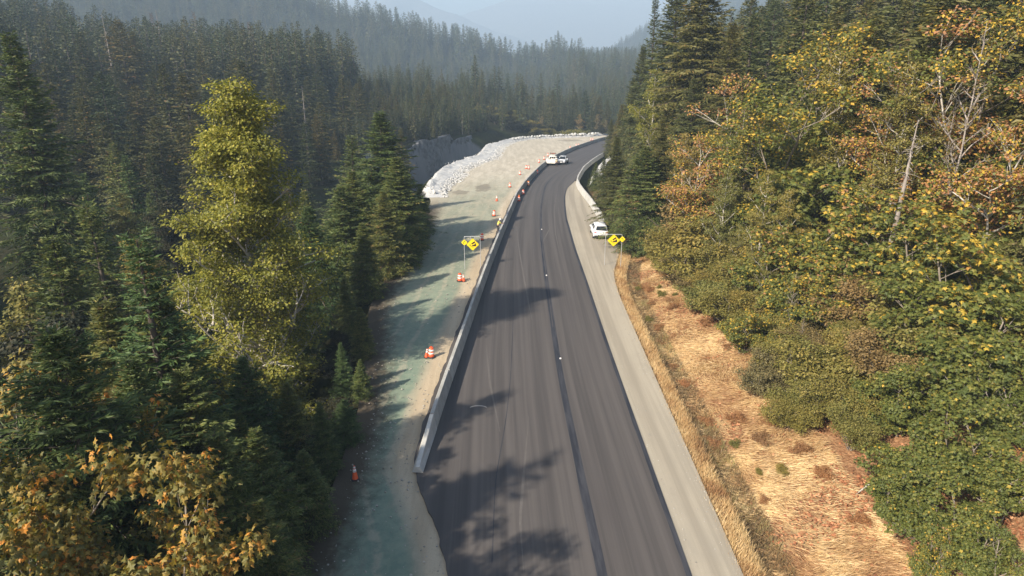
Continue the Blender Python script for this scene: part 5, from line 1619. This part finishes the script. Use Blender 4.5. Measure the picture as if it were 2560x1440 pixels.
# temporary raised markers on the joint
bm = bmesh.new(); bm_box(bm, 0, 0, .012, .12, .10, .022, .004); bm_box(bm, 0, .02, .05, .12, .012, .055, .003)
mk = bm_mesh('road_marker', bm, M['white_band'])
for px, py, lab in [(1401, 897, 'white road marker tab beside the joint, nearest of three'), (1366, 689, 'white road marker tab beside the joint, middle of three'), (1354, 574, 'white road marker tab beside the joint, farthest of three')]:
    x, y, z = on_road(px, py); tag(add('road_marker', mk, None, (x, y, z + .002)), lab, 'marker', 'white marker tabs along the road joint')

# ---------------------------------------------------------------- vehicles (local: x right, y forward, z up)
def quad_panel(bm, c, u0, u1, v0, v1, off=.014, t=.01):
    """thin panel on the quad c (4 corners: bl, br, tr, tl seen from outside)"""
    c = [Vector(p) for p in c]
    n = (c[1] - c[0]).cross(c[3] - c[0]).normalized()
    def at(u, v): return (c[0] * (1 - u) + c[1] * u) * (1 - v) + (c[3] * (1 - u) + c[2] * u) * v
    bm_poly(bm, [at(u0, v0) + n * (off - t), at(u1, v0) + n * (off - t), at(u1, v1) + n * (off - t), at(u0, v1) + n * (off - t)], n * t)
def frustum(yb0, yb1, hb, zb, yt0, yt1, ht, zt):
    b = [(-hb, yb0, zb), (hb, yb0, zb), (hb, yb1, zb), (-hb, yb1, zb)]
    t = [(-ht, yt0, zt), (ht, yt0, zt), (ht, yt1, zt), (-ht, yt1, zt)]
    return dict(rear=[b[0], b[1], t[1], t[0]], right=[b[1], b[2], t[2], t[1]], front=[b[2], b[3], t[3], t[2]], left=[b[3], b[0], t[0], t[3]], b=b, t=t)
def bm_frustum(bm, fr, bevel=.05):
    vs = [bm.verts.new(p) for p in fr['b'] + fr['t']]
    fs = [bm.faces.new([vs[i] for i in f]) for f in [(3, 2, 1, 0), (4, 5, 6, 7), (0, 1, 5, 4), (1, 2, 6, 5), (2, 3, 7, 6), (3, 0, 4, 7)]]
    if bevel: bmesh.ops.bevel(bm, geom=list({e for f in fs for e in f.edges}), offset=bevel, segments=2, affect='EDGES')
def loft(bm, stations):
    """stations: (y, halfwidth, zbottom, ztop)"""
    rings = []
    for y, w, z0, z1 in stations:
        h = z1 - z0
        pr = [(w * .90, z0), (w, z0 + .22 * h), (w, z0 + .70 * h), (w * .94, z1 - .05 * h), (w * .80, z1)]
        pr = pr + [(-a, b) for a, b in pr[::-1]]
        rings.append([bm.verts.new((a, y, b)) for a, b in pr])
    n = len(rings[0])
    for k in range(len(rings) - 1):
        for i in range(n):
            bm.faces.new((rings[k][i], rings[k][(i + 1) % n], rings[k + 1][(i + 1) % n], rings[k + 1][i]))
    bm.faces.new(rings[0]); bm.faces.new(rings[-1][::-1])
    bmesh.ops.recalc_face_normals(bm, faces=bm.faces)
def wheels(t, ys, hw, r=.36, w=.24, dual=False):
    for y in ys:
        for s in (-1, 1):
            bm = bmesh.new(); bm_cyl(bm, (s * (hw - w), y, r), (s * hw, y, r), r, n=20)
            wh = add('wheel', bm_mesh('wheel', bm, M['rubber']), t)
            bm = bmesh.new(); bm_cyl(bm, (s * (hw - .03), y, r), (s * (hw + .012), y, r), r * .62, r * .55, n=16)
            add('rim', bm_mesh('rim', bm, M['chrome']), wh)
def part(t, name, fn, mat, smooth=False):
    bm = bmesh.new(); fn(bm); return add(name, bm_mesh(name, bm, mat, smooth), t)

def suv(loc, rz, label):
    t = thing('parked_car', label, 'car', loc, rz)
    part(t, 'body', lambda b: loft(b, [(-2.28, .78, .48, .95), (-2.2, .88, .34, 1.06), (-1.9, .92, .30, 1.10), (-.6, .93, .28, 1.08), (.9, .93, .28, 1.05), (1.9, .90, .30, .96), (2.25, .82, .36, .86), (2.33, .70, .42, .74)]), M['car_white'], True)
    fr = frustum(-2.17, 1.15, .85, 1.02, -1.72, .25, .66, 1.66)
    part(t, 'roof', lambda b: bm_frustum(b, fr, .06), M['car_white'], True)
    part(t, 'rear_window', lambda b: quad_panel(b, fr['rear'], .10, .90, .22, .82), M['glass'])
    part(t, 'windshield', lambda b: quad_panel(b, fr['front'], .08, .92, .12, .9), M['glass'])
    for k in ('left', 'right'):
        for u0, u1 in ((.16, .42), (.46, .70), (.74, .90)):
            part(t, 'side_window', lambda b: quad_panel(b, fr[k], u0, u1, .16, .84), M['glass'])
    part(t, 'rear_bumper', lambda b: bm_box(b, 0, -2.25, .47, 1.70, .16, .26, .05), M['plastic'])
    part(t, 'licence_plate', lambda b: bm_box(b, 0, -2.295, .78, .34, .02, .16), M['white_band'])
    for s in (-1, 1):
        part(t, 'tail_light', lambda b: bm_box(b, s * .70, -2.235, .93, .30, .12, .13, .03), M['red_lamp'])
        part(t, 'headlight', lambda b: bm_box(b, s * .62, 2.24, .74, .30, .10, .12, .03), M['clear_lamp'])
        part(t, 'side_mirror', lambda b: bm_box(b, s * 1.0, .72, 1.08, .2, .1, .14, .03), M['car_white'])
        part(t, 'roof_rail', lambda b: bm_cyl(b, (s * .58, -1.6, 1.70), (s * .58, .1, 1.70), .018, n=8), M['plastic'])
    part(t, 'rear_spoiler', lambda b: bm_box(b, 0, -1.78, 1.655, 1.2, .24, .04, .015), M['car_white'])
    wheels(t, (-1.38, 1.38), .93)
    return t
def pickup(loc, rz, label):
    t = thing('pickup_truck', label, 'truck', loc, rz)
    part(t, 'body', lambda b: loft(b, [(-2.85, .92, .55, 1.02), (-2.8, .97, .50, 1.08), (-.95, .98, .48, 1.12), (.85, .98, .48, 1.15), (1.9, .97, .50, 1.14), (2.6, .95, .52, 1.10), (2.78, .88, .60, 1.02)]), M['car_white'], True)
    fr = frustum(-.95, 1.35, .90, 1.10, -.65, .45, .70, 1.86)
    part(t, 'cab', lambda b: bm_frustum(b, fr, .06), M['car_white'], True)
    part(t, 'windshield', lambda b: quad_panel(b, fr['front'], .07, .93, .10, .90), M['glass'])
    part(t, 'rear_window', lambda b: quad_panel(b, fr['rear'], .12, .88, .2, .85), M['glass'])
    for k in ('left', 'right'):
        for u0, u1 in ((.12, .46), (.52, .86)):
            part(t, 'side_window', lambda b: quad_panel(b, fr[k], u0, u1, .15, .86), M['glass'])
    part(t, 'bed_liner', lambda b: bm_box(b, 0, -1.9, 1.10, 1.60, 1.70, .06), M['plastic'])
    part(t, 'grille', lambda b: bm_box(b, 0, 2.74, .88, 1.05, .14, .30, .03), M['plastic'])
    part(t, 'grille_bar', lambda b: bm_box(b, 0, 2.80, .90, 1.0, .06, .06, .01), M['chrome'])
    part(t, 'front_bumper', lambda b: bm_box(b, 0, 2.80, .58, 1.86, .24, .24, .05), M['chrome'])
    part(t, 'lower_valance', lambda b: bm_box(b, 0, 2.72, .40, 1.7, .2, .14, .03), M['plastic'])
    part(t, 'licence_plate', lambda b: bm_box(b, 0, 2.93, .60, .32, .02, .15), M['white_band'])
    for s in (-1, 1):
        part(t, 'headlight', lambda b: bm_box(b, s * .74, 2.70, .92, .36, .14, .24, .04), M['clear_lamp'])
        part(t, 'side_mirror', lambda b: bm_box(b, s * 1.12, .95, 1.22, .24, .10, .22, .03), M['car_white'])
        part(t, 'tail_light', lambda b: bm_box(b, s * .9, -2.84, .9, .14, .06, .3, .02), M['red_lamp'])
    wheels(t, (-1.85, 1.75), 1.0, .40, .27)
    return t
def service_truck(loc, rz, label):
    t = thing('service_truck', label, 'truck', loc, rz)
    part(t, 'chassis', lambda b: bm_box(b, 0, 0, .60, 1.0, 5.6, .22, .02), M['plastic'])
    part(t, 'hood', lambda b: loft(b, [(1.0, .98, .55, 1.22), (2.3, .95, .55, 1.18), (2.75, .88, .6, 1.05)]), M['car_cream'], True)
    fr = frustum(-.75, 1.45, .96, .55, -.70, .62, .80, 2.05)
    fr2 = frustum(-.75, 1.3, .94, 1.25, -.68, .62, .78, 2.06)
    part(t, 'cab', lambda b: bm_frustum(b, fr, .07), M['car_cream'], True)
    part(t, 'windshield', lambda b: quad_panel(b, fr2['front'], .08, .92, .05, .9, .06), M['glass'])
    for u0, u1 in ((.10, .34), (.38, .62), (.66, .90)):
        part(t, 'rear_window', lambda b: quad_panel(b, fr['rear'], u0, u1, .58, .88, .02, .016), M['glass'])
    for k in ('left', 'right'):
        part(t, 'side_window', lambda b: quad_panel(b, fr[k], .3, .8, .55, .9, .03, .03), M['glass'])
    part(t, 'utility_box', lambda b: bm_box(b, -.86, -1.85, 1.05, .50, 2.10, .95, .03), M['car_cream'])
    part(t, 'utility_box', lambda b: bm_box(b, .86, -1.85, 1.05, .50, 2.10, .95, .03), M['car_cream'])
    part(t, 'bed_floor', lambda b: bm_box(b, 0, -1.85, .82, 1.20, 2.08, .10), M['steel'])
    part(t, 'tailgate', lambda b: bm_box(b, 0, -2.88, 1.08, 1.20, .06, .62, .02), M['car_cream'])
    part(t, 'rear_bumper', lambda b: bm_box(b, 0, -3.02, .62, 2.15, .22, .20, .03), M['car_cream'])
    part(t, 'licence_plate', lambda b: bm_box(b, -.2, -3.14, .62, .3, .02, .14), M['white_band'])
    for s in (-1, 1):
        part(t, 'tail_light', lambda b: bm_box(b, s * .88, -2.915, .86, .20, .05, .14, .01), M['red_lamp'])
        part(t, 'side_mirror', lambda b: bm_box(b, s * 1.16, 1.0, 1.4, .16, .08, .3, .02), M['plastic'])
        part(t, 'box_door', lambda b: bm_box(b, s * .86, -2.905, 1.10, .40, .02, .7, .005), M['car_white'])
    ab = part(t, 'arrow_board', lambda b: bm_box(b, 0, -.35, 2.62, 1.02, .05, .26, .01), M['sign_black'])
    def heads(b):
        for s in (-1, 1):
            bm_poly(b, [(s * .52, -.382, 2.86), (s * .86, -.382, 2.62), (s * .52, -.382, 2.38), (s * .62, -.382, 2.62)], (0, .05, 0))
    bm = bmesh.new(); heads(bm); bmesh.ops.recalc_face_normals(bm, faces=bm.faces)
    add('arrow_head', bm_mesh('arrow_head', bm, M['sign_black']), ab)
    def lamps(b):
        for k in range(6): bm_cyl(b, (-.4 + k * .16, -.385, 2.62), (-.4 + k * .16, -.37, 2.62), .045, n=10)
    bm = bmesh.new(); lamps(bm); add('arrow_lamps', bm_mesh('arrow_lamps', bm, M['orange']), ab)
    part(t, 'board_bracket', lambda b: (bm_box(b, -.4, -.35, 2.28, .05, .05, .50), bm_box(b, .4, -.35, 2.28, .05, .05, .50)), M['steel'])
    wheels(t, (-1.75, 1.75), 1.04, .41, .28)
    return t
def head(y):
    return math.atan2(-(float(x_jnt(y + 4)) - float(x_jnt(y - 4))), 8.0)
x, y, z = on_road(1497, 588, -.035)
suv((x, y, z), head(y) + .02, 'white parked car seen from behind on the gravel pullout by the signs')
x, y, z = on_road(1407.5, 409)
g_ = math.atan(.065)
tr_ = pickup((x, y, z), head(y) + PI, 'white pickup truck facing the camera beside the service truck'); tr_.rotation_euler[0] = g_
y = 164.0; x = float(x_bar(y)) + 1.22; z = float(zr(y))
tr_ = service_truck((x, y, z), head(y), 'cream service truck with arrow board parked against the left barrier'); tr_.rotation_euler[0] = -g_

# ---------------------------------------------------------------- people
def skinned(name, V, E_, R, mat, sub=1, root=0):
    me = bpy.data.meshes.new(name); me.from_pydata([tuple(v) for v in V], E_, [])
    o = bpy.data.objects.new(name, me); COL.objects.link(o)
    md = o.modifiers.new('skin', 'SKIN'); md.use_smooth_shade = True
    sv = me.skin_vertices[0].data
    for i, r in enumerate(R):
        sv[i].radius = (r, r) if not isinstance(r, tuple) else r
        sv[i].use_root = (i == root)
    ss = o.modifiers.new('sub', 'SUBSURF'); ss.levels = sub; ss.render_levels = sub
    dg = bpy.context.evaluated_depsgraph_get()
    m2 = bpy.data.meshes.new_from_object(o.evaluated_get(dg))
    bpy.data.objects.remove(o); bpy.data.meshes.remove(me)
    m2.name = name
    m2.materials.clear(); m2.materials.append(mat)
    for p in m2.polygons: p.use_smooth = True
    return m2
def person(loc, rz, label, lean=0.0, arms='down', top=M['vest_yellow'], legs=M['denim'], hat=True):
    """facing +y locally"""
    t = thing('person', label, 'person', loc, rz)
    sL, cL = math.sin(lean), math.cos(lean)
    def up_(x, y, z):      # lean the upper body about the hips (z=.95)
        dz = z - .95
        return (x, y * cL + dz * sL, .95 + dz * cL - y * sL)
    V = [(0, 0, .95), up_(0, 0, 1.15), up_(0, 0, 1.38), up_(0, .02, 1.50), up_(0, .03, 1.60), up_(0, .04, 1.72)]
    E_ = [(0, 1), (1, 2), (2, 3), (3, 4), (4, 5)]
    R = [(.16, .11), (.15, .10), (.17, .11), .055, .085, .085]
    for s in (-1, 1):
        b = len(V)
        V += [(s * .10, 0, .88), (s * .11, .02, .50), (s * .12, -.02, .10), (s * .125, .10, .05)]
        E_ += [(0, b), (b, b + 1), (b + 1, b + 2), (b + 2, b + 3)]; R += [.095, .065, .05, .045]
        b = len(V)
        sh = up_(s * .19, 0, 1.42)
        if arms == 'down': el = up_(s * .27, -.02, 1.15); wr = (el[0] + s * .02, el[1] + .10, el[2] - .24)
        else: el = (sh[0] + s * .06, sh[1] + .20, sh[2] - .20); wr = (el[0] - s * .04, el[1] + .24, el[2] - .02)
        d = Vector(wr) - Vector(el); d.normalize()
        hd = Vector(wr) + d * .09
        V += [sh, el, wr, tuple(hd)]; E_ += [(2, b), (b, b + 1), (b + 1, b + 2), (b + 2, b + 3)]; R += [.065, .048, .036, (.042, .02)]
        side = d.cross(Vector((0, 0, 1)))
        side = side.normalized() if side.length > .1 else Vector((1, 0, 0))
        for q, (o_, ln) in enumerate(((-.03, .065), (-.01, .08), (.01, .075), (.03, .058))):
            c = len(V); k0 = hd + side * o_ + d * .02
            V += [tuple(k0), tuple(k0 + d * ln * .55), tuple(k0 + d * ln + Vector((0, 0, -.02)))]
            E_ += [(b + 3, c), (c, c + 1), (c + 1, c + 2)]; R += [.010, .0095, .008]
        c = len(V); k0 = Vector(wr) + d * .03 + side * (-.04 * s)
        V += [tuple(k0), tuple(k0 + d * .04 - side * .02 * s)]; E_ += [(b + 2, c), (c, c + 1)]; R += [.011, .009]
    bo = add('body', skinned('body', V, E_, R, M['skin']), t)
    # clothing
    V = [(0, 0, .98), up_(0, 0, 1.12), up_(0, 0, 1.38), up_(0, .01, 1.46)]
    E_ = [(0, 1), (1, 2), (2, 3)]; R = [(.185, .13), (.18, .125), (.195, .135), (.10, .08)]
    for s in (-1, 1):
        b = len(V); sh = up_(s * .195, 0, 1.42)
        el = up_(s * .265, -.02, 1.18) if arms == 'down' else (sh[0] + s * .055, sh[1] + .18, sh[2] - .18)
        V += [sh, el]; E_ += [(2, b), (b, b + 1)]; R += [.082, .066]
    add('vest', skinned('vest', V, E_, R, top), t)
    V = [(0, 0, .96)]; E_ = []; R = [(.18, .13)]
    for s in (-1, 1):
        b = len(V); V += [(s * .10, 0, .86), (s * .11, .02, .50), (s * .12, -.02, .13)]; E_ += [(0, b), (b, b + 1), (b + 1, b + 2)]; R += [.112, .082, .072]
    add('trousers', skinned('trousers', V, E_, R, legs), t)
    for s in (-1, 1):
        part(t, 'boot', lambda b: bm_box(b, s * .122, .05, .06, .11, .29, .12, .03), M['boot'], True)
    hc = up_(0, .045, 1.70)
    for s in (-1, 1):
        part(bo, 'eye', lambda b: bmesh.ops.create_icosphere(b, subdivisions=1, radius=.012, matrix=Matrix.Translation(up_(s * .032, .125, 1.68))), M['denim'])
        part(bo, 'ear', lambda b: bm_box(b, *up_(s * .088, .035, 1.665), .02, .04, .06, .006), M['skin'])
    part(bo, 'nose', lambda b: bm_box(b, *up_(0, .135, 1.655), .024, .03, .04, .006), M['skin'])
    part(bo, 'mouth', lambda b: bm_box(b, *up_(0, .122, 1.615), .05, .008, .010), M['boot'])
    part(bo, 'hair', lambda b: bmesh.ops.create_icosphere(b, subdivisions=2, radius=.098, matrix=Matrix.Translation(up_(0, .02, 1.715))), M['boot'], True)
    if hat:
        def hh(b):
            bm_lathe(b, [(.165, 0), (.16, .012), (.125, .015), (.12, .06), (.085, .11), (.03, .128)], 16, up_(0, .05, 1.74))
        part(t, 'hard_hat', hh, M['hat'], True)
    return t
xb_ = float(x_bar(84.0)) - .31 - .62
person((xb_, 84.0, float(zr(84)) - .13), -PI / 2 + .25, 'worker in yellow vest and white hard hat leaning on the left barrier', .35, 'fwd')
x, y, z = on_road(1391.5, 416)
person((x, y, z), PI + .4, 'person in pale yellow top standing between the two trucks', 0.05, 'down', M['vest_tan'], M['denim'], True)
print('tris', sum(len(m.loop_triangles) if False else sum(max(0, p.loop_total - 2) for p in m.polygons) for m in {o.data for o in SC.objects if o.type == 'MESH'}))
